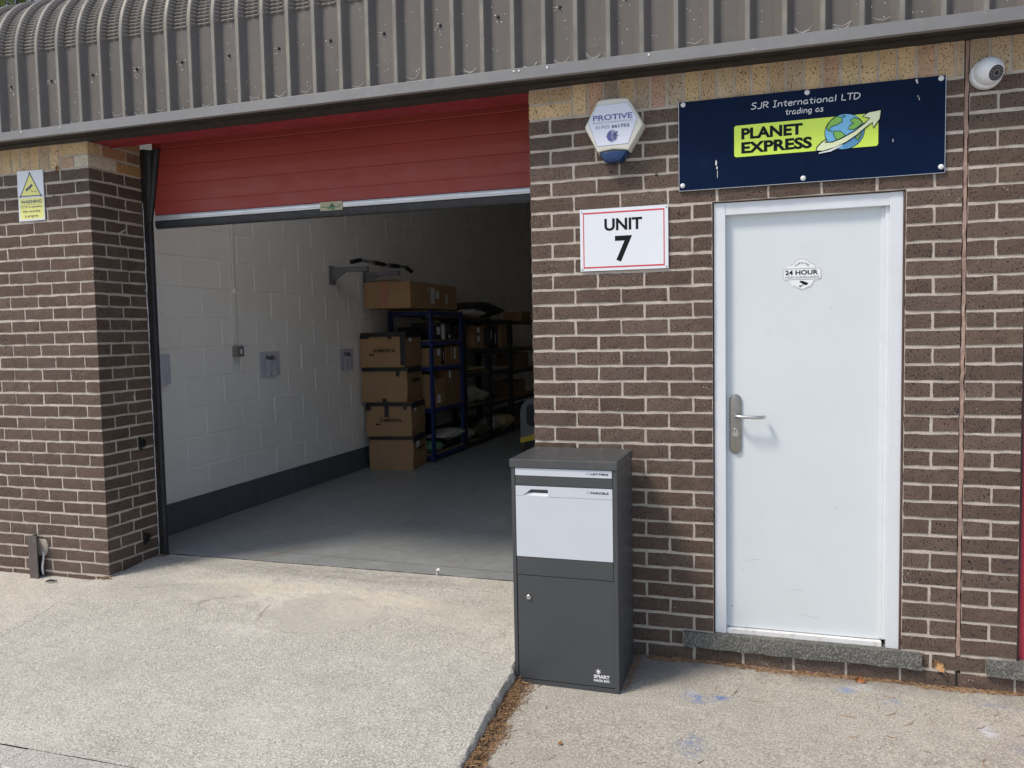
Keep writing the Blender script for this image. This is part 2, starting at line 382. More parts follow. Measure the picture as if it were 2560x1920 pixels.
BR = [(.126, .090, .070), (.118, .084, .065), (.134, .097, .077), (.124, .088, .068), (.112, .080, .062), (.129, .092, .071), (.137, .101, .080), (.120, .086, .067)]
YL = [(.64, .475, .275), (.60, .44, .255), (.66, .50, .30), (.55, .405, .25), (.50, .39, .27), (.61, .465, .30), (.55, .36, .245)]
def jit(c, a=.07):
    k = 1 + R.uniform(-a, a); return tuple(x * k * (1 + R.uniform(-.02, .02)) for x in c)
def brick(mb, x0, x1, y0, y1, z0, z1, col):
    """a wire-cut brick: subdivided box with worn, slightly uneven arrises"""
    nx = max(2, int((x1 - x0) / .036)); ny = max(2, int((y1 - y0) / .05)); nz = 2 if z1 - z0 < .1 else 5
    X = [x0 + (x1 - x0) * i / nx for i in range(nx + 1)]; Y = [y0 + (y1 - y0) * i / ny for i in range(ny + 1)]; Z = [z0 + (z1 - z0) * i / nz for i in range(nz + 1)]
    dx, dz, dy = R.uniform(-.0012, .0012), R.uniform(-.0013, .0013), R.uniform(-.001, .001)
    idx = {}; vs = []; e = .0022
    def vid(i, j, k):
        if (i, j, k) in idx: return idx[i, j, k]
        p = [X[i] + dx, Y[j] + dy, Z[k] + dz]
        on = [i in (0, nx), j in (0, ny), k in (0, nz)]
        if sum(on) >= 2:
            for a, (q, n) in enumerate(((i, nx), (j, ny), (k, nz))):
                if on[a]: p[a] += (e if q == 0 else -e) * R.uniform(.4, 1.5) * (.45 if a < 2 else 1)
        for a in range(3): p[a] += R.uniform(-.0009, .0009) * (1 if a == 1 or sum(on) < 2 else 1.9)
        idx[i, j, k] = len(vs); vs.append(p); return idx[i, j, k]
    fs = []
    for i in range(nx):
        for k in range(nz):
            fs.append((vid(i, 0, k), vid(i + 1, 0, k), vid(i + 1, 0, k + 1), vid(i, 0, k + 1)))
            fs.append((vid(i, ny, k), vid(i, ny, k + 1), vid(i + 1, ny, k + 1), vid(i + 1, ny, k)))
    for j in range(ny):
        for k in range(nz):
            fs.append((vid(0, j, k), vid(0, j, k + 1), vid(0, j + 1, k + 1), vid(0, j + 1, k)))
            fs.append((vid(nx, j, k), vid(nx, j + 1, k), vid(nx, j + 1, k + 1), vid(nx, j, k + 1)))
    for i in range(nx):
        for j in range(ny):
            fs.append((vid(i, j, 0), vid(i, j + 1, 0), vid(i + 1, j + 1, 0), vid(i + 1, j, 0)))
            fs.append((vid(i, j, nz), vid(i + 1, j, nz), vid(i + 1, j + 1, nz), vid(i, j + 1, nz)))
    mb.add(vs, fs, 0, col)
HB, TB = .0025, .1025
def course_z(k): return 2.475 - .075 * (k + 1) + .005, 2.475 - .075 * k - .005
def run(mb, x0, x1, first, z0, z1, pal, y0=0.0, stop=None):
    """stretchers from x0 to x1 with the first brick `first` long"""
    x = x0; L = first
    while x < x1 - .02:
        e = min(x + L, x1)
        if x1 - e < .03: e = x1
        brick(mb, x, e, y0, y0 + TB, z0, z1, jit(R.choice(pal)))
        x = e + .01; L = .215

def brick_wall_right():
    mb = MB()
    for k in range(-3, 36):
        if k < 0: continue
        z0, z1 = course_z(k)
        first = .1025 if k % 2 == 0 else .215
        # corner brick is a real quoin: a header course shows its long side in the reveal
        cy = .215 if k % 2 == 0 else .1025
        brick(mb, 0, first, 0, cy, z0, z1, jit(R.choice(BR)))
        if k % 2 == 0: brick(mb, 0, .1025, .225, .33, z0, z1, jit(R.choice(BR)))
        else: brick(mb, 0, .1025, .1125, .33, z0, z1, jit(R.choice(BR)))
        nx = first + .01
        open_door = 6 <= k < 33
        if open_door:
            run(mb, nx, .872, .215, z0, z1, BR)
            if k % 2 == 0: run(mb, 1.6875, 1.9025, .215, z0, z1, BR)
            else: run(mb, 1.6875, 1.9025, .1025, z0, z1, BR)
        elif k == 33:
            run(mb, nx, .728, .215, z0, z1, BR)
            run(mb, 1.772, 1.800, .028, z0, z1, BR); run(mb, 1.81, 2.018, .215, z0, z1, BR)
        elif k > 33:
            run(mb, nx, 2.9, .215 if k % 2 else .215, z0, z1, BR)
        else:
            run(mb, nx, 1.9025, .215, z0, z1, BR)
        if k < 33:
            run(mb, 1.9225, 2.1375, .215 if k % 2 == 0 else .1025, z0, z1, BR)
        # neighbour's far jamb, out of frame
        if k != 33 or True: run(mb, 3.15, 4.4, .215 if k % 2 else .1025, z0, z1, BR)
    # yellow head course: soldiers, with a stretcher block at the opening
    z0, z1 = 2.48, 2.545
    brick(mb, 0, .215, 0, .1025, z0, z1, jit((.66, .48, .27)))
    brick(mb, 0, .1025, 0, .215, 2.555, 2.62, jit((.55, .42, .26)))
    brick(mb, .1125, .215, 0, .1025, 2.555, 2.62, jit((.52, .38, .235)))
    brick(mb, 0, .1025, .1125, .33, z0, z1, jit(YL[0])); brick(mb, 0, .1025, .225, .33, 2.555, 2.62, jit(YL[1]))
    brick(mb, 0, .215, 0, .1025, 2.63, 2.695, jit(YL[3]))
    x = .225
    special = {2: (.40, .335, .265), 4: (.46, .37, .27), 5: (.52, .345, .25), 6: (.48, .385, .285)}
    i = 0
    while x < 4.3:
        if not (1.86 < x < 1.9225) and not (2.14 < x < 3.1 and False):
            brick(mb, x, x + .065, 0, .1025, 2.48, 2.695, jit(special.get(i, R.choice(YL))))
        x += .075; i += 1
        if abs(x - 1.875) < .02: brick(mb, 1.8725, 1.9, 0, .1025, 2.48, 2.695, jit(YL[4])); x = 1.9265
    # course 5 lintel runs on across the doorway (already laid by run); mortar core behind
    m = .0035
    for (a, b, c, d) in ((m, .873, -.3, 2.7), (.873, 1.6865, 2.0275, 2.7), (.873, 1.6865, -.3, -.005), (1.6865, 1.9015, -.3, 2.7), (1.9235, 2.1365, -.3, 2.7), (2.1365, 3.15, -.3, -.005), (2.1365, 3.15, 2.475, 2.7), (3.15, 4.4, -.3, 2.7)):
        mb.box(a, b, m, .328, c, d, 1)
    mb.box(1.9005, 1.9245, .03, .328, -.3, 2.7, 1)
    o = mb.build('brick_wall', [MT['brick'], MT['mortar']], unit, tint=True)
    j = MB(); n = 60
    L = []; Q = []
    for i in range(n + 1):
        z = -.003 + 2.66 * i / n
        L.append((1.9055 + R.uniform(-.003, .003), z)); Q.append((1.9195 + R.uniform(-.003, .003), z))
    vs = [(x, R.uniform(.002, .008), z) for x, z in L] + [(x, R.uniform(.002, .008), z) for x, z in Q] + [(x, .03, z) for x, z in L] + [(x, .03, z) for x, z in Q]
    fs = []
    N = n + 1
    for i in range(n):
        fs += [(i, N + i, N + i + 1, i + 1), (2 * N + i, i, i + 1, 2 * N + i + 1), (N + i, 3 * N + i, 3 * N + i + 1, N + i + 1)]
    j.add(vs, fs); j.build('movement_joint', MT['mastic'], o)
    # holes left by old fixings
    for x, z in ((.402, 2.2), (.505, 2.21), (1.955, 2.305), (1.72, 2.46), (1.95, .42), (.72, 1.985), (.62, 2.17)):
        
        h = MB(); h.disc((x, -.0005, z), .0055, .0025, (0, -1, 0), seg=10); h.build('fixing_hole', MT['blackpl'], o)
    return o

def brick_pier():
    mb = MB(); X = -2.728
    for k in range(0, 36):
        z0, z1 = course_z(k)
        first = .215 if k % 2 == 0 else .1025
        cy = .1025 if k % 2 == 0 else .215
        brick(mb, X - first, X, 0, cy, z0, z1, jit(R.choice(BR)))
        # stretchers leftwards
        x = X - first - .01; 
        while x > -5.2:
            brick(mb, x - .215, x, 0, TB, z0, z1, jit(R.choice(BR))); x -= .225
        # the return
        if k % 2 == 0:
            brick(mb, X - TB, X, .1125, .278, z0, z1, jit(R.choice(BR))); brick(mb, X - TB, X, .288, .425, z0, z1, jit(R.choice(BR)))
        else:
            brick(mb, X - TB, X, .225, .425, z0, z1, jit(R.choice(BR)))
    brick(mb, X - .1025, X, 0, .215, 2.48, 2.545, jit((.66, .60, .47), .02)); brick(mb, X - .215, X - .1125, 0, .1025, 2.48, 2.545, jit((.52, .37, .27), .02))
    brick(mb, X - .215, X, 0, .1025, 2.555, 2.62, jit(YL[0])); brick(mb, X - .215, X, 0, .1025, 2.63, 2.695, jit(YL[3]))
    brick(mb, X - TB, X, .225, .425, 2.48, 2.545, jit((.50, .29, .13)))
    brick(mb, X - TB, X, .1125, .30, 2.555, 2.62, jit((.42, .235, .125))); brick(mb, X - TB, X, .31, .425, 2.555, 2.62, jit((.27, .155, .105)))
    brick(mb, X - TB, X, .0, .2, 2.63, 2.695, jit(YL[6])); brick(mb, X - TB, X, .21, .425, 2.63, 2.695, jit((.42, .235, .125)))
    x = X - .225
    while x > -5.1:
        brick(mb, x - .065, x, 0, TB, 2.48, 2.695, jit(R.choice(YL[:3] + YL[:5]))); x -= .075
    m = .0035
    mb.box(-5.2, X - m, m, .423, -.3, 2.7, 1)
    o = mb.build('brick_pier', [MT['brick'], MT['mortar']], unit, tint=True)
    # ragged white bead of filler down the back edge of the reveal
    w = MB(); P = [(X - .001, .4285 + R.uniform(-.003, .003), .02 + 2.3 * i / 70) for i in range(71)]
    w.tube(P, [R.uniform(.0012, .0042) for _ in P], seg=6); w.build('filler_bead', MT['white_sill'], o)
    for x, z in ((-3.0, 2.32), (-3.13, 2.185), (-2.92, 2.19), (-2.99, 2.335), (-3.06, 1.33)):
        h = MB(); h.disc((x, -.0005, z), .005, .002, (0, -1, 0), seg=8); h.build('fixing_hole', MT['blackpl'], o)
    return o
wall_o = brick_wall_right()
pier_o = brick_pier()

# sills
def rough_block(name, x0, x1, y0, y1, z0, z1, m, parent, n=26):
    rings = []
    for i in range(n + 1):
        x = x0 + (x1 - x0) * i / n; q = lambda: R.uniform(-.0022, .0022)
        rings.append([(x + (q() if 0 < i < n else 0), y0 + q(), z0 + q() * 1.6), (x, y0 + q() * .5, (z0 + z1) / 2), (x, y0 + .004 + q(), z1 - .001 + q() * .4), (x, y1, z1), (x, y1, z0)])
    mb = MB(); mb.loft(rings); return mb.build(name, m, parent)
MT['sill'] = concrete('dark_exposed_aggregate', (.10, .10, .09), (.15, .148, .135), spk=(.045, .045, .042), lite=(.27, .265, .24), coarse=.9)
rough_block('door_sill', .733, 1.768, -.022, .3, -.074, -.001, MT['sill'], unit)
setp(rough_block('door_sill', 2.022, 3.2, -.022, .3, -.072, -.002, MT['sill'], unit), label='grey concrete door sill cut off at the right edge')

# white side door
def white_door():
    mb = MB(); mb.box(.930, 1.626, .052, .095, .022, 1.967)
    d = mb.build('entrance_door', MT['white_door'], unit, bevel=.002)
    setp(d, label='white flush side door with lever handle')
    f = MB()
    # left jamb, right jamb, head : face at y=.018, stop bead stepping back
    for a, b in ((.880, .931), (1.6255, 1.678)): f.box(a, b, .018, .11, -.002, 2.022)
    f.box(.931, 1.6255, .020, .11, 1.966, 2.0215)
    f.box(1.6085, 1.6255, .036, .0515, .03, 1.966)
    f.box(1.5925, 1.6085, .0465, .0515, .03, 1.962)
    f.build('door_frame', MT['white_frame'], d, bevel=.0015)
    t = MB(); t.box(.932, 1.6085, .026, .11, -.004, .019); t.build('threshold', MT['white_sill'], d, bevel=.001)
    for x, z, w_, h_, a in ((1.05, .35, .03, .002, .3), (1.30, .10, .05, .0018, -.2), (1.42, .62, .012, .0022, .9), (1.12, 1.42, .010, .002, .5), (1.39, 1.53, .006, .003, 1.2), (1.24, .22, .04, .0014, .1), (1.07, .93, .012, .002, -.4), (.958, .12, .006, .006, 0), (1.005, .30, .004, .004, 0)):
        q = MB(); c_, s_ = math.cos(a), math.sin(a); q.ribbon([(x - w_ * c_, z - w_ * s_), (x, z + .002), (x + w_ * c_, z + w_ * s_ * .7)], h_, .0516, .0519); q.build('scuff_mark', MT['scuff'], d)
    rv = MB()
    rv.box(.8725, .8795, .022, .12, -.004, 2.024); rv.box(1.6785, 1.687, .012, .12, -.004, 2.024); rv.box(.8795, 1.6785, .026, .12, 2.0225, 2.0275)
    P = [(1.683 + R.uniform(-.002, .002), .012, .0 + 2.02 * i / 60) for i in range(61)]
    rv.tube(P, [R.uniform(.003, .0055) for _ in P], seg=6)
    rv.build('sealant', MT['reveal'], d)
    # handle: stepped long plate, return-to-door lever, cylinder
    def stad(cx, z0, z1, r, n=12):
        return [(cx + r * math.cos(math.radians(a)), z1 - r + r * math.sin(math.radians(a))) for a in [180 * k / n for k in range(n + 1)]] + \
               [(cx + r * math.cos(math.radians(a)), z0 + r + r * math.sin(math.radians(a))) for a in [180 + 180 * k / n for k in range(n + 1)]]
    p = MB(); cx = .9735; steps = [(.0275, 0, .052), (.0275, 0, .044), (.0245, .003, .0405), (.0225, .005, .0405), (.0205, .007, .0375), (.0165, .011, .0365)]
    p.loft([[(x, y, z) for x, z in stad(cx, .856 + i, 1.136 - i, r)] for r, i, y in steps])
    p.build('handle_plate', MT['satin'], d, smooth=True, angle=25)
    lv = MB(); z = 1.036
    lv.tube([(.972, .045, z + .003), (.972, .02, z + .002), (.9745, .004, z + .001), (.983, -.006, z), (.998, -.010, z), (1.06, -.010, z - .002), (1.088, -.009, z - .002), (1.099, -.004, z - .002), (1.103, .008, z - .002), (1.103, .026, z - .002)], [.0085] * 10, seg=14)
    lv.build('lever_handle', MT['chrome'], d, smooth=True, angle=50)
    lk = MB(); lk.disc((.974, .0365, .967), .0105, .005, (0, -1, 0), rim=.002)
    lk.prism(rrect(.9615, .9865, .94, .962, .006), .034, .0368)
    k = lk.build('lock_cylinder', MT['chrome'], d)
    kh = MB(); kh.disc((.974, .0318, .969), .003, .0006, (0, -1, 0), seg=12); kh.box(.9728, .9752, .0312, .0318, .961, .969); kh.build('keyhole', MT['blackpl'], d)
    return d
door_o = white_door()

# neighbour's red frame at the right edge
mb = MB(); mb.box(2.150, 2.215, .03, .10, -.004, 2.47); mb.box(2.215, 3.09, .03, .10, 2.40, 2.47); mb.box(3.09, 3.15, .03, .10, -.004, 2.47)
mb.box(2.2155, 3.0895, .06, .10, -.004, 2.40)
setp(mb.build('red_door', MT['red_frame'], unit, bevel=.002), label='red timber door frame at the right edge')
mb = MB(); mb.box(2.1375, 2.1495, .02, .1, -.004, 2.475); mb.build('brown_sealant_strip', MT['reveal'], unit)

# lintel, soffit, trim
mb = MB(); mb.box(-2.727, -.001, .038, .172, 2.622, 2.95); mb.box(-2.727, -.001, .172, .178, 2.616, 2.95)
mb.build('steel_lintel', MT['red_lintel'], unit)
mb = MB()
mb.box(-5.2, 4.4, -.198, -.070, 2.630, 2.648); mb.box(-5.2, 4.4, -.070, .036, 2.6235, 2.648); mb.box(-5.2, 4.4, -.082, -.070, 2.6205, 2.648)
for i in range(60):
    x = -2.7 + i * .045
    if x < 0: mb.box(x, x + .006 + R.uniform(0, .006), -.19, -.09 - R.uniform(0, .02), 2.6275, 2.630)
mb.build('soffit', MT['soffit'], unit)
def trim_piece(x0, x1, y, z0, z1, lab=None):
    mb = MB(); mb.box(x0, x1, y, y + .003, z0, z1); mb.box(x0, x1, y + .003, y + .055, z1 - .003, z1); mb.box(x0, x1, y + .003, y + .03, z0, z0 + .003)
    o = mb.build('eaves_trim', MT['trim'], unit, bevel=.0008); return o
t1 = trim_piece(-5.2, -2.690, -.203, 2.620, 2.667); t2 = trim_piece(-2.702, 4.4, -.208, 2.6165, 2.668)
for px, pz, pr in ((-2.712, 2.652, t1), (-.005, 2.655, t2), (.02, 2.655, t2), (.155, 2.654, t2), (-3.0, 2.655, t1), (.62, 2.655, t2)):
    h = MB(); h.disc((px, -.2035 if pr is t1 else -.2085, pz), .005, .003, (0, -1, 0), seg=12, rim=.001); h.build('rivet', MT['white_sill'], pr)

# roof cladding: trapezoidal steel, vertical then crimp-curved back
def cladding():
    yv, d = -.166, .034; Rr = .42; zb, zt = 2.640, 3.10
    path = []                                                     # (y, z, ny, nz, crimp)
    for i in range(5): path.append((0, zb + (zt - zb) * i / 4, -1, 0, 0.0))
    nc = 33; per = 6; N = nc * per
    for i in range(1, N + 1):
        t = math.pi / 2 * i / N
        path.append((Rr * (1 - math.cos(t)), zt + Rr * math.sin(t), -math.cos(t), math.sin(t), abs(math.sin(math.pi * i / per)) if i < N else 0))
    path.append((Rr + .25, zt + Rr + .06, 0, 1, 0))
    prof = []                                                     # (x, height, kind)
    n0 = -34
    x = -.0122 + .15 * n0
    xs = []
    while x < 4.3:
        for dx, h, kd in ((-.0085, 1, 'c'), (.0085, 1, 'c'), (.0125, .9, 'f'), (.023, .5, 'f'), (.0335, .1, 'f'), (.0375, 0, 'v'), (.056, 0, 'v'), (.0745, 0, 'm'), (.0755, 0, 'm'), (.094, 0, 'v'), (.1125, 0, 'v'), (.1165, .1, 'g'), (.127, .5, 'g'), (.1375, .9, 'g')):
            prof.append((x + dx, h, kd))
        x += .15
    vs = []; fs = []; mi = []
    n = len(prof)
    for (py, pz, ny, nz, cr) in path:
        for (px, h, kd) in prof:
            off = h * d; lx = px
            if kd == 'v': off += .0105 * cr
            elif kd == 'm': off += .0105 * cr * .35
            elif kd == 'f': lx += .0095 * cr * min(1, 1.9 * (1 - h) + .05)
            elif kd == 'g': lx -= .0095 * cr * min(1, 1.9 * (1 - h) + .05)
            vs.append((lx, yv + py + ny * off, pz + nz * off))
    mb = MB()
    np_ = len(path)
    for i in range(np_ - 1):
        for j in range(n - 1):
            fs.append((i * n + j, i * n + j + 1, (i + 1) * n + j + 1, (i + 1) * n + j)); mi.append(1 if prof[j][2] == 'c' and prof[j + 1][2] == 'c' else 0)
    mb.v = vs; mb.f = fs; mb.mi = mi; mb.c = []
    o = mb.build('roof_cladding', [MT['clad'], MT['crest']], unit, recalc=False)
    md = o.modifiers.new('t', 'SOLIDIFY'); md.thickness = .0015; md.offset = 1
    k = 0; x = -.089 - .30 * 16
    while x < 4.2:
        h = MB(); zz = 2.929 + R.uniform(-.002, .002); xx = x + R.uniform(-.006, .006)
        h.disc((xx, yv - .0015, zz), .008, .003, (0, -1, 0), seg=10); h.disc((xx, yv - .0045, zz), .0052, .006, (0, -1, 0), seg=6)
        h.build('screw', MT['blackpl'], o); x += .30
    # cobwebs and spider dirt round the screws
    cw = MB()
    x = -.089 - .30 * 16
    while x < 4.2:
        for _ in range(R.randint(3, 9)):
            a = R.uniform(0, 6.28); r = R.uniform(.008, .05); w = R.uniform(.0012, .003)
            px, pz = x + r * math.cos(a) * .7, 2.929 - abs(r * math.sin(a)) * 1.2 + .01
            cw.disc((px, yv - .0016, pz), w, .0015, (0, -1, 0), seg=6)
        for _ in range(R.randint(0, 2)):
            a = R.uniform(2.4, 4.2); L = R.uniform(.02, .05)
            cw.tube([(x, yv - .006, 2.929), (x + L * math.cos(a), yv - .002, 2.929 + L * math.sin(a) * .5)], .0006, seg=4)
        x += .30
    for _ in range(240):
        i = R.randint(-30, 27); cx = -.0122 + .15 * i + .075; px = cx + R.uniform(-.033, .033); pz = 2.68 + .4 * R.random() ** 1.6
        cw.disc((px, yv - .0016, pz), R.uniform(.0009, .0024), .0012, (0, -1, 0), seg=6)
    for _ in range(46):
        i = R.randint(-30, 27); cx = -.0122 + .15 * i + .075; z = 2.672 + R.uniform(0, .02); s = R.choice((-1, 1))
        P = [(cx + s * (.036 - .07 * t), yv - .003 - .02 * t * (1 - t), z + .03 * (t - .5) ** 2 * 4 * R.uniform(.3, 1)) for t in (0, .25, .5, .75, 1)]
        cw.tube(P, .0006, seg=4)
    cw.build('cobweb', MT['white_sill'], o)['kind'] = 'stuff'
    return o
clad_o = cladding()
# unseen filler under the roof, added so no light leaks
mb = MB(); mb.box(-5.2, 4.4, -.16, .03, 2.7005, 2.76); mb.box(-5.2, 4.4, .0, .33, 2.76, 3.45)
mb.build('eaves_light_stop', MT['soffit'], unit)

# sectional door (raised) with rail, seal, label
def sect_door():
    x0, x1 = -2.655, .06
    prof = []; zs = [2.238, 2.318, 2.432, 2.548, 2.655, 2.77, 2.885, 3.0]
    def bulge(a, b):
        for t in (0.04, .5, .96): prof.append((.450 - (.0012 if t == .5 else 0), a + (b - a) * t))
    prof.append((.455, 2.2385))
    for a, b in zip(zs[:-1], zs[1:]):
        bulge(a, b); prof.append((.4530, b - .0012)); prof.append((.4530, b + .0012))
    mb = MB()
    ring = lambda x: [(x, y, z) for y, z in prof] + [(x, .49, 3.0), (x, .49, 2.2385)]
    mb.loft([ring(x0), ring(x1)])
    d = mb.build('sectional_door', MT['red_door'], unit); setp(d, label='raised red sectional door')
    r = MB(); r.loft([[(x, .449, 2.2375), (x, .441, 2.236), (x, .439, 2.228), (x, .4405, 2.2265), (x, .4405, 2.216), (x, .439, 2.2145), (x, .441, 2.204), (x, .449, 2.203), (x, .488, 2.203), (x, .488, 2.2375)] for x in (x0 + .006, x1)])
    r.build('bottom_rail', MT['alu'], d)
    s = MB(); s.loft([[(x, .446, 2.2025), (x, .443, 2.198), (x, .444, 2.170), (x, .450, 2.158), (x, .462, 2.152), (x, .475, 2.158), (x, .484, 2.170), (x, .485, 2.2025)] for x in (x0 + .003, x1)])
    s.build('rubber_seal', MT['vinyl'], d)
    l = MB(); l.box(-1.438, -1.287, .4365, .4388, 2.189, 2.2395); lo = l.build('maker_label', MT['gold'], d)
    g = MB()
    for a, b, c, e in ((-1.43, -1.40, 2.208, 2.213), (-1.40, -1.302, 2.203, 2.209), (-1.376, -1.350, 2.212, 2.216), (-1.386, -1.372, 2.196, 2.203), (-1.372, -1.338, 2.210, 2.217), (-1.312, -1.296, 2.213, 2.222)): g.prism(rrect(a, b, c, e, .0018, 2), .4356, .4364)
    g.prism(circ(-1.357, 2.2225, .011, 14, .009), .4356, .4364); g.prism(circ(-1.352, 2.197, .016, 14, .005), .4356, .4364)
    g.build('label_print', MT['label_grn'], d)
    return d
sect_o = sect_door()
# left track: rusty steel angle plus black guide, with the flared rubber flap at the top
mb = MB(); mb.box(-2.745, -2.700, .430, .470, -.02, 2.66)
mb.build('door_jamb', MT['frame_blk'], unit, bevel=.002)
mb = MB()
mb.loft([[(-2.698, .432, z), (-2.686, .427, z), (-2.675, .430, z), (-2.672, .440, z), (-2.672, .452, z), (-2.698, .452, z)] for z in (0.01, 2.2)])
rg = []
for i in range(13):
    z = 2.2 + .45 * i / 12; fl = -.008 + .078 * (i / 12)
    rg.append([(-2.698, .428, z), (-2.685 + fl * .25, .420 + .003 * math.sin(i), z), (-2.677 + fl * .45, .432, z), (-2.668 + fl * .8, .420, z), (-2.66 + fl, .430, z), (-2.66 + fl, .447, z), (-2.698, .447, z)])
mb.loft(rg)
mb.build('door_guide', MT['vinyl'], unit, smooth=True, angle=30)
mb = MB(); mb.box(-.004, .07, .36, .50, -.02, 2.66); mb.build('door_jamb', MT['frame_blk'], unit)

# inside shell
def block_wall():
    mb = MB(); X = -3.03; z0 = .25
    for j in range(-1, 22):
        za = z0 + .225 * j; y = .88 + (.225 if j % 2 else 0) - .45
        mi = 1 if j < 0 else 0
        while y < 13:
            a, b = max(y + .0035, .47), min(y + .45 - .0035, 13.0)
            if b > a + .01:
                d1, d2 = R.uniform(-.0012, .0012), R.uniform(-.0012, .0012); c = .004
                lo = max(za + .003, .0); hi = za + .225 - (.003 if j >= 0 else .0)
                if j == 0: lo = za
                vs = [(X + d1, a + c, lo + c), (X + d2, b - c, lo + c), (X + d2, b - c, hi - c), (X + d1, a + c, hi - c), (X - .006, a, lo), (X - .006, b, lo), (X - .006, b, hi), (X - .006, a, hi)]
                mb.add(vs, [(0, 1, 2, 3), (4, 5, 1, 0), (5, 6, 2, 1), (6, 7, 3, 2), (7, 4, 0, 3)], mi)
            y += .45
    mb.box(X - .2, X - .0038, .44, 13.2, .25, 5.2, 0); mb.box(X - .2, X - .0038, .44, 13.2, -.1, .2499, 1)
    return mb.build('block_wall', [MT['block'], MT['skirt']], unit, recalc=False)
blk = block_wall()
mb = MB(); mb.box(2.45, 2.6, .335, 13.2, -.1, 5.2); mb.box(-3.03, 2.45, 13.0, 13.2, -.1, 5.2)
mb.box(.07, 2.45, .335, .36, -.1, 4.0); mb.box(-3.03, 2.45, .50, .52, 2.97, 4.0)
mb.build('inner_wall', MT['inner'], unit)
mb = MB()
cz = lambda y: 3.62 + (5.1 - 3.62) * min(1, (y - .2) / 6.8)
def ceil_quad(mb, x0, x1, y0, y1): mb.add([(x0, y0, cz(y0)), (x1, y0, cz(y0)), (x1, y1, cz(y1)), (x0, y1, cz(y1))], [(0, 1, 2, 3)])
RL = ((-2.9, .3, .56, 1.75),)
for q in ((-3.2, 2.6, .2, .56), (-3.2, -2.9, .56, 1.75), (.3, 2.6, .56, 1.75), (-3.2, 2.6, 1.75, 7.0), (-3.2, 2.6, 7.0, 13.2)): ceil_quad(mb, *q)
mb.build('ceiling', MT['roofin'], unit)
b = NB('added_rooflight_sheet'); tr = b.n('ShaderNodeBsdfTranslucent'); tr.inputs['Color'].default_value = (.93, .92, .90, 1)  # unseen rooflight, added to bring more daylight into the unit
b.l(tr.outputs[0], b.t.nodes['Material Output'].inputs['Surface'])
for q in RL:
    mb = MB(); ceil_quad(mb, *q); mb.build('added_rooflight', b.m, unit)

# ------------------------------------------------------------------ ground
def smooth(a, b, x): t = max(0, min(1, (x - a) / (b - a))); return t * t * (3 - 2 * t)
def slab_z(x, y):
    z = .02 - .083 * max(0.0, .3 - y) if y < .3 else .02
    z -= .028 * smooth(-2.70, -2.9, x) * smooth(.35, -.05, y)
    z += .006 * mnoise.noise(Vector((x * 1.1, y * 1.1, 0))) * smooth(.45, -.2, y) + .003 * mnoise.noise(Vector((x * 4, y * 4, 3)))
    z -= smooth(-.8, .0, x) * (.012 + .026 * smooth(-.95, -.45, y)) * smooth(.45, -.1, y)
    # worn hollow and the raised smear of an old patch in front of the door
    r = math.hypot((x + 1.20) / .36, (y + .17) / .27); z -= .009 * smooth(1.05, .9, r)
    r2 = abs(((x + 1.85) * .35 + (y + .1) * .94)); z += .006 * smooth(.07, .0, abs(y + .17 + .25 * (x + 1.85))) * smooth(-2.1, -1.9, x) * smooth(-1.35, -1.5, x)
    return z
def edge_x(y): return (.010 if y > -.46 else .020 + .0625 * (-.46 - y)) + .0025 * mnoise.noise(Vector((0, y * 9, 1)))
def ramp_mesh():
    mb = MB(); y0, y1, x0 = -1.563, .466, -5.6; ny, nx = 130, 230
    vs = []; fs = []
    for j in range(ny + 1):
        y = y0 + (y1 - y0) * j / ny; xe = edge_x(y) if y < -.0 else .2
        if y > -.02: xe = min(edge_x(y), -.0)+ .0
        if y > -.02: xe = .0
        for i in range(nx + 1):
            t = i / nx; x = x0 + (xe - x0) * (1 - (1 - t) ** 1.25)
            zz = slab_z(x, y)
            if i == nx: zz -= .004 + R.uniform(0, .004)
            vs.append((x + (R.uniform(-.004, .004) if i == nx else 0), y, zz))
    for j in range(ny):
        for i in range(nx):
            a = j * (nx + 1) + i; fs.append((a, a + 1, a + nx + 2, a + nx + 1))
    base = len(vs)
    for j in range(ny + 1):
        v = vs[j * (nx + 1) + nx]; vs.append((v[0] + .006 + R.uniform(-.004, .004), v[1], v[2] - .03)); vs.append((v[0] + R.uniform(-.004, .004), v[1], -.3))
    for j in range(ny):
        a = j * (nx + 1) + nx; b = a + nx + 1; c = base + 2 * j
        fs += [(a, c, c + 2, b), (c, c + 1, c + 3, c + 2)]
    mb.add(vs, fs); return mb
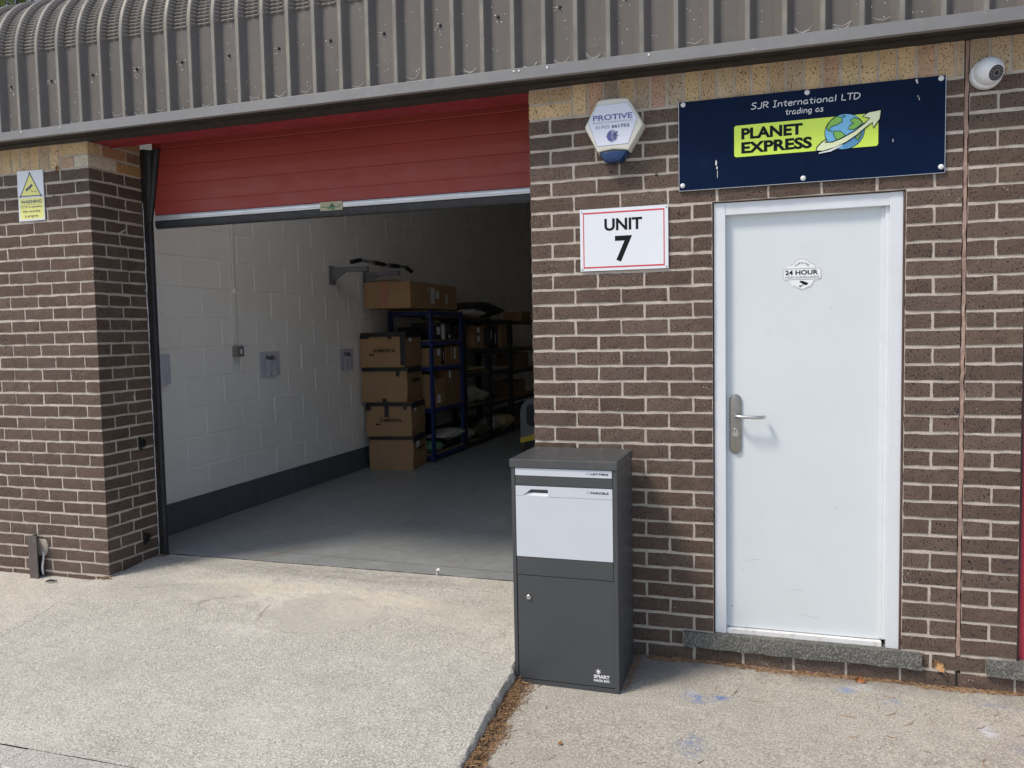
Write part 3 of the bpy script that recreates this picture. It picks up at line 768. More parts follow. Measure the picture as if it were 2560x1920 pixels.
def ramp_extra(b, col, h):
    # pale rain-washed smears, an old oval patch with a chalky rim, a darker run by the threshold
    tex = b.ramp(b.noise(24, 5, .7), .30, .62)
    for cx, cy, rx, ry, a, c, sf, wb in ((-1.35, .06, .95, .115, .75, (.62, .58, .47), .80, .22), (-1.75, -.10, .42, .10, .6, (.64, .61, .53), .75, .30), (-.55, -.05, .5, .16, .45, (.60, .57, .48), .6, .30),
                                         (-1.19, -.185, .40, .27, .45, (.68, .66, .60), .80, .34), (-1.135, -.155, .37, .245, .70, (.385, .365, .315), .88, .30), (-1.02, -.10, .22, .13, .5, (.60, .56, .46), .6, .2),
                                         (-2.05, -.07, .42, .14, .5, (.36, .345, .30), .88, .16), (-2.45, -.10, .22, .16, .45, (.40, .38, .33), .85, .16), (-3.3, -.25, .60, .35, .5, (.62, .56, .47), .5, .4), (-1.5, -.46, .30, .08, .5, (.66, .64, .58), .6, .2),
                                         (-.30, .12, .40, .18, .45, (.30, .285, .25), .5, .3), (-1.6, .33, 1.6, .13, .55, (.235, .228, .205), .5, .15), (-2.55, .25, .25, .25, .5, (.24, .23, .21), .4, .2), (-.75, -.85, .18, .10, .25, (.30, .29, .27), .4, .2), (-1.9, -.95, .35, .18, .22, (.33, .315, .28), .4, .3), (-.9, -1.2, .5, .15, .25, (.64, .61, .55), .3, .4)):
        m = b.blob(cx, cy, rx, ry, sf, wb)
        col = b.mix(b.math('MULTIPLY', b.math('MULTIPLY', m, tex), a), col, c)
    rim = b.math('SUBTRACT', b.blob(-1.19, -.185, .40, .27, .80, .34), b.blob(-1.135, -.155, .37, .245, .88, .30)); h = b.math('ADD', h, b.math('MULTIPLY', rim, .5))
    for p, q, w, wob in (((-2.765, -.10), (-2.63, -.9), .006, .02), ((-2.45, -.10), (-2.15, .02), .010, .09), ((-1.95, -.24), (-1.70, -.05), .014, .12), ((-1.44, -.33), (-1.50, -.10), .016, .10), ((-1.7, .29), (-.3, .27), .004, .02)):
        m = b.seg(p, q, w, wob); col = b.mix(b.math('MULTIPLY', b.math('MULTIPLY', m, b.ramp(b.noise(22, 4), .35, .6)), .5), col, (.17, .15, .125)); h = b.math('SUBTRACT', h, b.math('MULTIPLY', m, .3))
    return col, h
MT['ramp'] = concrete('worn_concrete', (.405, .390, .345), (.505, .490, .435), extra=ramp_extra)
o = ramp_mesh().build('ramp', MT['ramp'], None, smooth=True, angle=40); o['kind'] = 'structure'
# the lower apron by the side door
def apron_z(x, y): return -.147 + .012 * min(y, 0) + .0022 * mnoise.noise(Vector((x * 2, y * 2, 5)))
def apron_extra(b, col, h):
    for cx, cy, rx, ry, c in ((.84, -.385, .10, .07, (.13, .21, .42)), (.93, -.36, .07, .035, (.10, .18, .42)), (.80, -.33, .05, .04, (.45, .50, .58)), (1.45, -.14, .06, .05, (.16, .26, .52)), (1.51, -.10, .10, .05, (.50, .53, .55)), (1.62, -.21, .09, .06, (.27, .29, .37)), (1.95, -.38, .05, .08, (.58, .62, .68)), (.85, -.80, .08, .12, (.20, .24, .36)), (2.03, -.15, .12, .06, (.24, .26, .34)), (2.05, -.50, .08, .08, (.25, .26, .33))):
        m = b.math('MULTIPLY', b.blob(cx, cy, rx, ry, .2), b.ramp(b.noise(30, 5, .7, stretch=(1, 1.6, 1)), .46, .56)); col = b.mix(b.math('MULTIPLY', m, .8), col, c)
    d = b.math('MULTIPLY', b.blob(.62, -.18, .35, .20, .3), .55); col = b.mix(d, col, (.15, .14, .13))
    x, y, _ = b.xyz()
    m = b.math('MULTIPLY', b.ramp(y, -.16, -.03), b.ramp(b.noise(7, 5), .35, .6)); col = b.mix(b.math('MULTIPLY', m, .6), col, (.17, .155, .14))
    return col, h
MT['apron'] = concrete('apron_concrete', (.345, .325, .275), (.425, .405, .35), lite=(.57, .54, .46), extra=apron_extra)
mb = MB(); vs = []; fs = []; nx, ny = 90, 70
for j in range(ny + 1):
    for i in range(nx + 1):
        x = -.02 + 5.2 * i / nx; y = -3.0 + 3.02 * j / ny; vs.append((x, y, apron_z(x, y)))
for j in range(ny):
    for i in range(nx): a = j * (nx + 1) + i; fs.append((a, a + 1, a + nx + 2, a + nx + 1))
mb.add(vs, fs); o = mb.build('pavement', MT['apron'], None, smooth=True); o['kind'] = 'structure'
# kerb stones along the foot of the slab
MT['kerb'] = concrete('kerb_concrete', (.42, .40, .365), (.50, .475, .43), coarse=1.1)
mb = MB(); x = -5.6 + .310 - .005
while x < .0:
    e = min(x + .9165, .075); za = slab_z((x + e) / 2, -1.56) - .002
    mb.box(x, e, -1.695, -1.5633, -.42, za + R.uniform(-.002, .002)); x += .92
k = mb.build('kerb', MT['kerb'], None, bevel=.004); k['kind'] = 'structure'
MT['tarmac'] = concrete('yard_concrete', (.40, .375, .35), (.48, .455, .42))
mb = MB(); mb.add([(-150, -150, -.29), (150, -150, -.29), (150, 150, -.29), (-150, 150, -.29)], [(0, 1, 2, 3)])
o = mb.build('road', MT['tarmac'], None); o['kind'] = 'structure'
# workshop floor
def floor_mat():
    b = NB('painted_floor')
    col = b.mix(b.ramp(b.noise(1.3, 5), .3, .7), (.215, .232, .238), (.285, .302, .303))
    col = b.mulv(col, b.ramp(b.noise(16, 6, .7), .3, .7, .88, 1.1))
    x, y, _ = b.xyz()
    near = b.ramp(y, 1.3, .55)
    wear = b.math('MULTIPLY', b.ramp(b.noise(6, 6, .7, stretch=(.7, 1.6, 1)), .56, .68), near)
    col = b.mix(b.math('MULTIPLY', wear, .7), col, (.24, .20, .16))
    scr = b.math('MULTIPLY', b.ramp(b.noise(18, 5, .75, stretch=(.35, 3, 1)), .63, .70), b.ramp(y, 2.6, .6))
    col = b.mix(b.math('MULTIPLY', scr, .6), col, (.10, .10, .095))
    for p, q, w, wob, c in (((-2.4, .70), (-.3, .62), .005, .02, (.07, .07, .065)), ((-2.05, .50), (-1.85, .85), .02, .05, (.20, .17, .135)), ((-2.0, 2.96), (2, 2.93), .006, .015, (.34, .34, .32))):
        col = b.mix(b.math('MULTIPLY', b.seg(p, q, w, wob), .8), col, c)
    r = b.ramp(b.noise(7, 4), .3, .7, .33, .55)
    return b.out(col, r, b.bump(b.noise(30, 5), .0015), spec=.4)
MT['floor'] = floor_mat()
mb = MB(); mb.box(-3.1, 2.5, .472, 13.1, -.2, .0215); o = mb.build('floor', MT['floor'], None); o['kind'] = 'structure'
mb = MB(); P = [(-2.69 + 2.75 * i / 60, .4685 + .003 * mnoise.noise(Vector((i * .5, 0, 0))), .017) for i in range(61)]
mb.tube(P, [R.uniform(.004, .008) for _ in P], seg=6); o = mb.build('threshold_strip', MT['frame_blk'], unit)

# ------------------------------------------------------------------ parcel box
def parcel_box():
    yf = -.445; k = (CAM.y - yf) / (CAM.y + .43)
    fx = lambda x: CAM.x + (x - CAM.x) * k
    fz = lambda z: CAM.z + (z - CAM.z) * k
    t = thing('parcel_box', 'charcoal steel parcel box with pale grey letter and parcel flaps standing by the wall', 'parcel box', (.26, -.25, -.153))
    X0, X1, Zb, Zt = fx(.016), fx(.499), -.155, fz(.838)
    m = MB(); m.box(X0, X1, yf + .010, -.065, Zb, Zt); m.box(X0, fx(.0325), yf, yf + .010, Zb, Zt); m.box(fx(.4795), X1, yf, yf + .010, Zb, Zt)
    m.box(fx(.0325), fx(.4795), yf + .001, yf + .010, Zb, fz(-.1385))
    m.box(fx(.035), fx(.4775), yf + .002, yf + .010, fz(.3475), fz(.4295)); m.box(fx(.035), fx(.4775), yf + .001, yf + .010, fz(.7585), fz(.7995))
    m.build('body', MT['dkgrey'], t, bevel=.0012, loc=None)
    m = MB(); m.box(fx(.0095), fx(.5015), yf - .006, -.055, Zt + .0005, fz(.877)); 
    m.build('lid', MT['dkgrey_top'], t, bevel=.003)
    m = MB(); m.box(fx(.0345), fx(.4765), yf + .0005, yf + .009, fz(.8025), fz(.8365)); lf = m.build('letter_flap', MT['ltgrey'], t, bevel=.001)
    # parcel drawer with a scooped hand hold
    a, b, c, d = fx(.0355), fx(.4775), fz(.4325), fz(.7555)
    hole = [(fx(.070), fz(.7125)), (fx(.186), fz(.7115)), (fx(.187), fz(.7415)), (fx(.108), fz(.7410))]
    out = [(a, c), (b, c), (b, d), (a, d)]
    y0, y1 = yf + .0005, yf + .009
    vs = [(p[0], y0, p[1]) for p in out] + [(p[0], y0, p[1]) for p in hole]
    vs += [(hole[0][0], yf + .004, hole[0][1] + .001), (hole[1][0], yf + .004, hole[1][1] + .001), (hole[2][0], yf + .020, hole[2][1]), (hole[3][0], yf + .020, hole[3][1])]
    vs += [(p[0], y1, p[1]) for p in out]
    fs = [(0, 1, 5, 4), (1, 2, 6, 5), (2, 3, 7, 6), (3, 0, 4, 7), (4, 5, 9, 8), (5, 6, 10, 9), (6, 7, 11, 10), (7, 4, 8, 11), (8, 9, 10, 11),
          (0, 12, 13, 1), (1, 13, 14, 2), (2, 14, 15, 3), (3, 15, 12, 0)]
    m = MB(); m.add(vs, fs); dr = m.build('parcel_drawer', MT['ltgrey'], t, recalc=False)
    m = MB(); m.box(hole[1][0] + .0, b, yf - .0003, yf + .0005, fz(.7095), fz(.7107)); m.box(a, hole[0][0], yf - .0003, yf + .0005, fz(.7095), fz(.7107)); m.build('fold_line', MT['ink_faint'], dr)
    m = MB(); m.box(fx(.0365), fx(.4795), yf + .001, yf + .009, fz(-.1345), fz(.3445)); dd = m.build('door', MT['dkgrey'], t, bevel=.0012)
    m = MB(); m.disc((fx(.089), yf + .001, fz(.246)), .0115, .008, (0, -1, 0), rim=.002); m.disc((fx(.089), yf - .007, fz(.246)), .0065, .002, (0, -1, 0), seg=16); lk = m.build('lock', MT['chrome'], dd)
    m = MB(); m.box(fx(.087), fx(.091), yf - .0098, yf - .009, fz(.2455), fz(.2468)); m.build('keyhole', MT['blackpl'], dd)
    # lettering
    m = MB(); put_text(m, 'LETTERS', fx(.382), fx(.461), fz(.8155), fz(.8235), yf, .022); m.build('lettering', MT['ink'], lf)
    m = MB(); x0, x1, z0, z1 = fx(.363), fx(.3765), fz(.8165), fz(.8235); w = .0009; ya, yb = yf - .0001, yf + .0005
    m.ribbon([(x0, z0), (x1, z0), (x1, z1), (x0, z1)], w, ya, yb, closed=True); m.ribbon([(x0, z1), ((x0 + x1) / 2, (z0 + z1) / 2 - .0005), (x1, z1)], w, ya, yb)
    m.build('envelope_icon', MT['ink_faint'], lf)
    m = MB(); put_text(m, 'PARCELS', fx(.382), fx(.461), fz(.7315), fz(.7405), yf, .022); m.build('lettering', MT['ink'], dr)
    m = MB(); cx, cz, r = fx(.3702), fz(.7365), .0068
    hx = [(cx + r * math.sin(math.radians(60 * q)), cz + r * math.cos(math.radians(60 * q))) for q in range(6)]
    m.ribbon(hx, w, ya, yb, closed=True)
    for q in (1, 3, 5): m.ribbon([(cx, cz), hx[q]], w, ya, yb)
    m.build('parcel_icon', MT['ink_faint'], dr)
    y = yf + .001
    m = MB(); put_text(m, 'SMART', fx(.385), fx(.4565), fz(-.0965), fz(-.0805), y, .035); m.build('lettering', MT['white_ink'], dd); m = MB(); put_text(m, 'PARCEL BOX', fx(.385), fx(.4565), fz(-.112), fz(-.1015), y, .035); m.build('lettering', MT['white_ink'], dd)
    m = MB(); cx, cz = fx(.4055), fz(-.0655); ya, yb = y - .0006, y
    m.prism(circ(cx, cz, .0072, 20), ya, yb); m.prism(rrect(cx - .0036, cx + .0036, cz - .0125, cz - .0055, .001, 2), ya, yb)
    for q in (0, 62, -62, 115, -115): s, c_ = math.sin(math.radians(q)), math.cos(math.radians(q)); m.ribbon([(cx + .0088 * s, cz + .0088 * c_), (cx + .0130 * s, cz + .0130 * c_)], .0018, ya, yb)
    m.build('bulb_icon', MT['white_ink'], dd)
    for o in t.children: o.location = -t.location
    return t
parcel_box()

# ------------------------------------------------------------------ signs
def root_fix(t):
    for o in t.children: o.location = Vector(o.location) - Vector(t.location)
    return t
HAND = {  # hand-drawn letters: strokes on a 0..1 cap-height grid, advance width
 'S': ([[(.62, .92), (.45, 1), (.2, .95), (.1, .78), (.22, .60), (.48, .48), (.60, .30), (.50, .08), (.28, -.02), (.02, .06)]], .74),
 'J': ([[(.50, 1), (.50, .3), (.44, .06), (.25, -.02), (.05, .04)]], .64),
 'R': ([[(.10, 0), (.10, 1)], [(.10, .98), (.42, 1), (.62, .84), (.56, .62), (.34, .50), (.12, .48)], [(.30, .49), (.68, 0)]], .80),
 'I': ([[(.02, 1), (.40, 1)], [(.21, 1), (.21, 0)], [(.0, 0), (.42, 0)]], .54),
 'L': ([[(.10, 1), (.10, .02), (.56, .02)]], .64),
 'T': ([[(.0, 1), (.70, 1)], [(.35, 1), (.35, 0)]], .72),
 'D': ([[(.10, 0), (.10, 1)], [(.08, 1), (.42, .96), (.70, .74), (.72, .42), (.55, .12), (.30, .0), (.08, .0)]], .86),
 'n': ([[(.08, .64), (.08, 0)], [(.08, .44), (.22, .60), (.38, .64), (.48, .52), (.50, 0)]], .66),
 't': ([[(.22, .90), (.20, .18), (.28, .02), (.42, .02)], [(.0, .64), (.42, .64)]], .52),
 'e': ([[(.06, .36), (.50, .36), (.48, .54), (.32, .65), (.14, .56), (.05, .32), (.14, .06), (.32, -.01), (.50, .08)]], .62),
 'r': ([[(.08, .64), (.08, 0)], [(.08, .42), (.22, .60), (.40, .63)]], .48),
 'a': ([[(.50, .58), (.30, .65), (.12, .52), (.05, .28), (.14, .03), (.30, .02), (.46, .22), (.50, .60)], [(.50, .60), (.50, .10), (.58, .0)]], .70),
 'i': ([[(.10, .64), (.10, 0)], [(.10, .86), (.10, .90)]], .30),
 'o': ([[(.30, .65), (.12, .56), (.05, .32), (.14, .06), (.30, -.01), (.48, .08), (.56, .32), (.48, .56), (.30, .65)]], .68),
 'l': ([[(.10, 1.02), (.10, 0)]], .30),
 'd': ([[(.48, .56), (.30, .64), (.12, .52), (.05, .28), (.14, .03), (.30, .02), (.50, .24)], [(.50, 1.02), (.50, 0)]], .68),
 'g': ([[(.50, .58), (.30, .65), (.12, .52), (.05, .30), (.14, .06), (.30, .05), (.50, .26)], [(.50, .62), (.48, -.10), (.36, -.28), (.10, -.26)]], .68),
 's': ([[(.42, .58), (.26, .65), (.10, .56), (.14, .42), (.36, .28), (.40, .12), (.24, -.01), (.02, .06)]], .54),
 ' ': ([], .42)}
def hand_text(mb, txt, x0, x1, z0, cap, y, w, shear=.10):
    tot = sum(HAND[c][1] for c in txt); sx = (x1 - x0) / tot; x = x0
    for c in txt:
        st, ad = HAND[c]
        for s_ in st:
            P = []
            for i in range(len(s_) - 1):        # soften corners a little
                a, b = s_[i], s_[i + 1]
                for q in (0, .5): P.append((a[0] + (b[0] - a[0]) * q, a[1] + (b[1] - a[1]) * q))
            P.append(s_[-1])
            mb.ribbon([(x + px * sx + shear * pz * cap, z0 + pz * cap) for px, pz in P], w, y - .0006, y)
        x += ad * sx
def sign_screw(parent, x, z, y, r=.0115, m='white_pl'):
    h = MB(); rings = []
    for rr, d in ((r, 0), (r * .95, .003), (r * .7, .0055), (r * .3, .007)): rings.append([(x + rr * math.cos(2 * math.pi * k / 16), y - d, z + rr * math.sin(2 * math.pi * k / 16)) for k in range(16)])
    h.loft(rings); return h.build('screw_cap', MT[m], parent, smooth=True, angle=50)

def company_sign():
    t = thing('company_sign', 'long navy blue company sign with lime globe logo above the white door', 'sign', (1.277, 0, 2.285))
    y = -.012
    m = MB(); m.box(.7265, 1.8305, y, -.004, 2.0855, 2.487); m.box(.76, 1.80, -.004, .002, 2.12, 2.45); p = m.build('board', MT['navy'], t)
    m = MB(); m.ribbon([(.7258, 2.0845), (1.8312, 2.0845)], .0018, y + .0005, -.004); m.ribbon([(.7256, 2.0845), (.7256, 2.4878)], .0018, y + .0005, -.004); m.ribbon([(1.8314, 2.0845), (1.8314, 2.4878)], .0018, y + .0005, -.004)
    m.build('cut_edge', MT['alu'], p)
    m = MB(); hand_text(m, 'SJR International LTD', 1.045, 1.502, 2.425, .0265, y, .0034); m.build('lettering', MT['white_ink'], p)
    m = MB(); hand_text(m, 'trading as', 1.192, 1.352, 2.3865, .0235, y, .0033); m.build('lettering', MT['white_ink'], p)
    g = MB(); g.prism(rrect(.9705, 1.5745, 2.2155, 2.3605, .012), y - .0006, y); g.build('logo_outline', MT['ink'], p)
    g = MB(); g.prism(rrect(.973, 1.572, 2.218, 2.358, .011), y - .0012, y - .0006); lp = g.build('logo_panel', MT['lime'], p)
    m = MB(); put_text(m, 'PLANET', 1.004, 1.265, 2.2945, 2.3445, y - .0012, .042); m.build('lettering', MT['ink'], p); m = MB(); put_text(m, 'EXPRESS', 1.004, 1.304, 2.2315, 2.2825, y - .0012, .042); m.build('lettering', MT['ink'], p)
    cx, cz = 1.4369, 2.290
    m = MB(); m.prism(circ(cx, cz, .0815, 48, .077), y - .0018, y - .0012); m.build('globe_outline', MT['ink'], p)
    m = MB(); m.prism(circ(cx, cz, .0788, 48, .0745), y - .0024, y - .0018); gl = m.build('globe', MT['sky_print'], p)
    sh = [(cx + .0786 * math.cos(math.radians(a)), cz + .0743 * math.sin(math.radians(a))) for a in range(-95, 41, 5)] + [(cx + .055, cz + .01), (cx + .035, cz - .028), (cx - .005, cz - .052)]
    m = MB(); m.prism(sh, y - .0030, y - .0024); m.build('globe_shade', MT['sea_print'], p)
    LAND = [[(1.4032, 2.3584), (1.4233, 2.3531), (1.4277, 2.3348), (1.4077, 2.3228), (1.3823, 2.3157), (1.3733, 2.3065), (1.3893, 2.2927), (1.3707, 2.3), (1.3625, 2.3132), (1.3768, 2.3397)],
            [(1.3919, 2.2953), (1.4184, 2.2939), (1.4396, 2.2753), (1.4302, 2.2667), (1.408, 2.2575), (1.4001, 2.2638), (1.392, 2.2824)],
            [(1.4592, 2.3362), (1.4748, 2.3458), (1.4967, 2.3373), (1.5095, 2.321), (1.4995, 2.3113), (1.4762, 2.2958), (1.45, 2.2994), (1.4614, 2.3161), (1.476, 2.3219), (1.4645, 2.3269)],
            [(1.4774, 2.2702), (1.5085, 2.2895), (1.5035, 2.2695), (1.4922, 2.2466), (1.4827, 2.2547)], [(1.3987, 2.2315), (1.4229, 2.2394), (1.4135, 2.2235), (1.404, 2.2232)]]
    m = MB(); e = MB()
    for i, L in enumerate(LAND):
        q = MB(); q.prism(L, y - .0036, y - .0030); q.build('shaded_land' if i > 2 else 'land', MT['dkgreen_print' if i > 2 else 'green_print'], p); e.ribbon(L, .0026, y - .0042, y - .0036, closed=True)
    e.ribbon(circ(1.4338, 2.3554, .0052, 14), .0022, y - .0042, y - .0036, closed=True)
    e.build('coastline', MT['ink'], p)
    AR = [(1.3213, 2.2168), (1.3239, 2.2323), (1.3442, 2.2531), (1.3655, 2.2649), (1.3575, 2.2503), (1.3869, 2.2493), (1.4239, 2.2616), (1.4762, 2.288), (1.5177, 2.3179), (1.5382, 2.338), (1.5081, 2.3464), (1.5328, 2.3633), (1.5817, 2.3683), (1.5784, 2.3313), (1.5515, 2.2943), (1.5487, 2.3188), (1.5281, 2.3042), (1.4868, 2.271), (1.4451, 2.2441), (1.3976, 2.2248), (1.3497, 2.2134)]
    m = MB(); m.prism(AR, y - .0046, y - .0042); m.build('arrow', MT['pale_lime'], p)
    m = MB(); m.ribbon(AR, .0046, y - .0050, y - .0046, closed=True); m.build('arrow_outline', MT['ink'], p)
    m = MB(); m.prism([(1.331, 2.2036), (1.3337, 2.2087), (1.3711, 2.215), (1.4293, 2.2368), (1.4241, 2.2295), (1.3818, 2.2096)], y - .0054, y - .0050); m.build('arrow_tail', MT['white_ink'], p)
    for cx_, cz_, a, b in ((.893, 2.200, .004, .013), (.8965, 2.178, .003, .008), (.8985, 2.150, .0012, .02), (1.7196, 2.477, .004, .006), (1.7225, 2.468, .003, .004), (1.7253, 2.4117, .002, .003), (1.73, 2.40, .0012, .007), (1.63, 2.235, .0012, .008)):
        m = MB(); m.prism(circ(cx_, cz_, a, 9, b), y - .0008, y); m.build('bird_dropping', MT['white_sill'], p)
    for x, z in ((.746, 2.475), (1.283, 2.474), (1.813, 2.476), (.742, 2.108), (1.268, 2.103), (1.817, 2.109)): sign_screw(t, x, z, y)
    return root_fix(t)
company_sign()

def unit_sign():
    t = thing('unit_sign', 'white unit number sign with red border on the brick wall left of the door', 'sign', (.462, 0, 1.88)); y = -.007
    m = MB(); m.box(.2515, .6735, y, -.003, 1.7335, 2.0285); m.box(.28, .65, -.003, .002, 1.76, 2.0); p = m.build('plate', MT['sign_white'], t)
    m = MB(); m.ribbon([(.269, 1.750), (.654, 1.750), (.654, 2.009), (.269, 2.009)], .0088, y - .0005, y, closed=True); m.build('border', MT['red_ink'], p)
    m = MB(); put_text(m, 'UNIT', .371, .552, 1.9215, 1.979, y, .030); put_text(m, '7', .4215, .5035, 1.773, 1.896, y, .026); m.build('lettering', MT['ink'], p)
    for x, z in ((.2608, 2.017), (.6645, 2.0185), (.2605, 1.743), (.6645, 1.743)):
        h = MB(); h.disc((x, y, z), .0052, .0022, (0, -1, 0), seg=14, rim=.0012); s = h.build('rivet', MT['alu'], t)
        h = MB(); h.disc((x, y - .0022, z), .0017, .0006, (0, -1, 0), seg=8); h.build('rivet_hole', MT['blackpl'], s)
    return root_fix(t)
unit_sign()

def warning_sign():
    t = thing('warning_sign', 'yellow and white camera warning sign on the left brick pier', 'sign', (-3.175, 0, 2.335)); y = -.005
    m = MB(); m.prism([(-3.2785, 2.1835), (-3.0745, 2.1835), (-3.0726, 2.4840), (-3.2765, 2.487)], y, -.0005); p = m.build('plate', MT['sign_white'], t)
    m = MB(); m.prism([(-3.2665, 2.1945), (-3.0815, 2.1935), (-3.0790, 2.3190), (-3.2660, 2.3210)], y - .0005, y); m.build('yellow_panel', MT['yellow_ink'], p)
    T = [(-3.1765, 2.4690), (-3.2555, 2.3335), (-3.0950, 2.3310)]
    m = MB(); m.prism(T, y - .0005, y); m.build('triangle', MT['yellow_ink'], p)
    m = MB(); m.ribbon(T, .0125, y - .0011, y - .0005, closed=True)
    for c in T: m.prism(circ(c[0], c[1], .0068, 14), y - .0012, y - .0005)
    m.build('triangle_border', MT['ink_grey'], p)
    m = MB(); ya, yb = y - .0010, y - .0005
    m.prism([(-3.215, 2.3735), (-3.1638, 2.4046), (-3.154, 2.3925), (-3.2049, 2.3615), (-3.211, 2.3625)], ya, yb)
    m.ribbon([(-3.182, 2.3775), (-3.1637, 2.3585), (-3.131, 2.3578)], .0022, ya, yb); m.ribbon([(-3.1303, 2.3675), (-3.1296, 2.3475)], .0022, ya, yb); m.prism(circ(-3.1637, 2.3585, .0036, 10), ya, yb)
    m.build('camera_icon', MT['ink_grey'], p)
    m = MB(); y2 = y - .0005
    put_text(m, 'WARNING', -3.2580, -3.0915, 2.2880, 2.3085, y2, .030); m.box(-3.2585, -3.0905, y2 - .0004, y2, 2.2800, 2.2815)
    put_text(m, 'CCTV in operation', -3.2620, -3.0900, 2.2570, 2.2745, y2, .012); put_text(m, '24hr recording', -3.2460, -3.1070, 2.2290, 2.2480, y2, .012); put_text(m, 'in progress', -3.2305, -3.1240, 2.1995, 2.2195, y2, .012)
    m.build('lettering', MT['ink_grey'], p)
    for x, z in ((-3.2655, 2.331), (-3.085, 2.3295)):
        m = MB(); m.disc((x, y, z), .0032, .002, (0, -1, 0), seg=10); m.build('screw', MT['steelgrey'], t)
    return root_fix(t)
warning_sign()

def alarm_box():
    t = thing('alarm_box', 'cream hexagonal alarm box with blue strobe lens below the eaves', 'alarm', (.43, 0, 2.39))
    O = [(.3571, 2.5184), (.3773, 2.5236), (.4324, 2.5251), (.4968, 2.521), (.5066, 2.5125), (.5705, 2.3975), (.5697, 2.3885), (.5025, 2.2795), (.4850, 2.2835), (.4285, 2.2895), (.3750, 2.2835), (.3565, 2.279), (.2955, 2.3960), (.2960, 2.4059)]
    cx, cz = .431, 2.402
    sc = lambda k, y: [(cx + (x - cx) * k, y, cz + (z - cz) * k) for x, z in O]
    m = MB(); m.loft([sc(1.0, .0), sc(1.015, -.004), sc(1.015, -.034), sc(1.0, -.036), sc(1.0, -.040), sc(1.01, -.042), sc(.985, -.066), sc(.955, -.0705), sc(.93, -.0715)]); c = m.build('cover', MT['cream_pl'], t, smooth=True, angle=28)
    P = [(.3584, 2.4946), (.5006, 2.4958), (.5429, 2.4207), (.5, 2.3113), (.356, 2.3090), (.3144, 2.4233)]
    pc = (.430, 2.405); big = [(pc[0] + (x - pc[0]) * 1.02, pc[1] + (z - pc[1]) * 1.02) for x, z in P]
    m = MB(); m.prism(big, -.0722, -.0710); m.build('panel_edge', MT['ink_faint'], c)
    m = MB(); m.prism(P, -.0732, -.0718); pl = m.build('front_panel', MT['panel_pl'], c)
    Lz = [(.3590, 2.2795), (.3760, 2.2815), (.4285, 2.2875), (.4840, 2.2815), (.4990, 2.2790), (.4700, 2.2410), (.4575, 2.2345), (.4271, 2.2320), (.3950, 2.2345), (.3810, 2.2430)]
    def ls(k, y, dz=0): return [(.429 + (x - .429) * k, y, 2.262 + (z - 2.262) * k + dz) for x, z in Lz]
    m = MB(); m.loft([ls(1, 0), ls(1, -.046), ls(.97, -.058), ls(.88, -.066), ls(.6, -.069)]); m.build('strobe_lens', MT['blue_lens'], t, smooth=True, angle=40)
    y = -.0732
    m = MB(); put_text(m, 'PROTIVE', .3365, .5215, 2.4250, 2.4505, y, .022); m.build('lettering', MT['ink_purple'], c)
    m = MB(); put_text(m, 'SECURITY & SURVEILLANCE LTD', .3350, .5220, 2.4125, 2.4185, y, .0); put_text(m, '01925', .3485, .4140, 2.3870, 2.4018, y, .018); m.build('lettering', MT['ink_faded'], c)
    m = MB(); put_text(m, '661752', .4240, .5078, 2.3867, 2.4015, y, .030); m.build('lettering', MT['ink_navy'], c)
    m = MB(); m.prism(circ(.4265, 2.3505, .0258, 30, .0268), y - .0005, y); m.build('roundel', MT['ink_faded'], c)
    m = MB(); m.prism([(.4265 + .0256 * math.cos(math.radians(a)), 2.3505 + .0266 * math.sin(math.radians(a))) for a in range(100, 262, 8)], y - .0008, y - .0003); m.build('roundel_shade', MT['ink_purple'], c)
    RN = [(.4473, 2.3655), (.4361, 2.3629), (.4259, 2.3493), (.4309, 2.3476), (.4385, 2.3553), (.4346, 2.3436), (.4295, 2.3368), (.4195, 2.3377), (.4208, 2.3339), (.432, 2.3329), (.4396, 2.3432), (.442, 2.3308), (.4465, 2.3318), (.4419, 2.3479), (.4444, 2.3513), (.4496, 2.3483), (.4505, 2.3505), (.4447, 2.356)]
    m = MB(); m.prism(RN, y - .0012, y - .0008); m.prism(circ(.4490, 2.3672, .0036, 10), y - .0012, y - .0008)
    for a, b in (((.4265, 2.3835), (.4265, 2.3740)), ((.4265, 2.3270), (.4265, 2.3180)), ((.4500, 2.3505), (.4590, 2.3505)), ((.3950, 2.3505), (.4030, 2.3505))): m.ribbon([a, b], .001, y - .0012, y - .0008)
    m.build('runner_logo', MT['ink_navy'], c)
    return root_fix(t)
alarm_box()

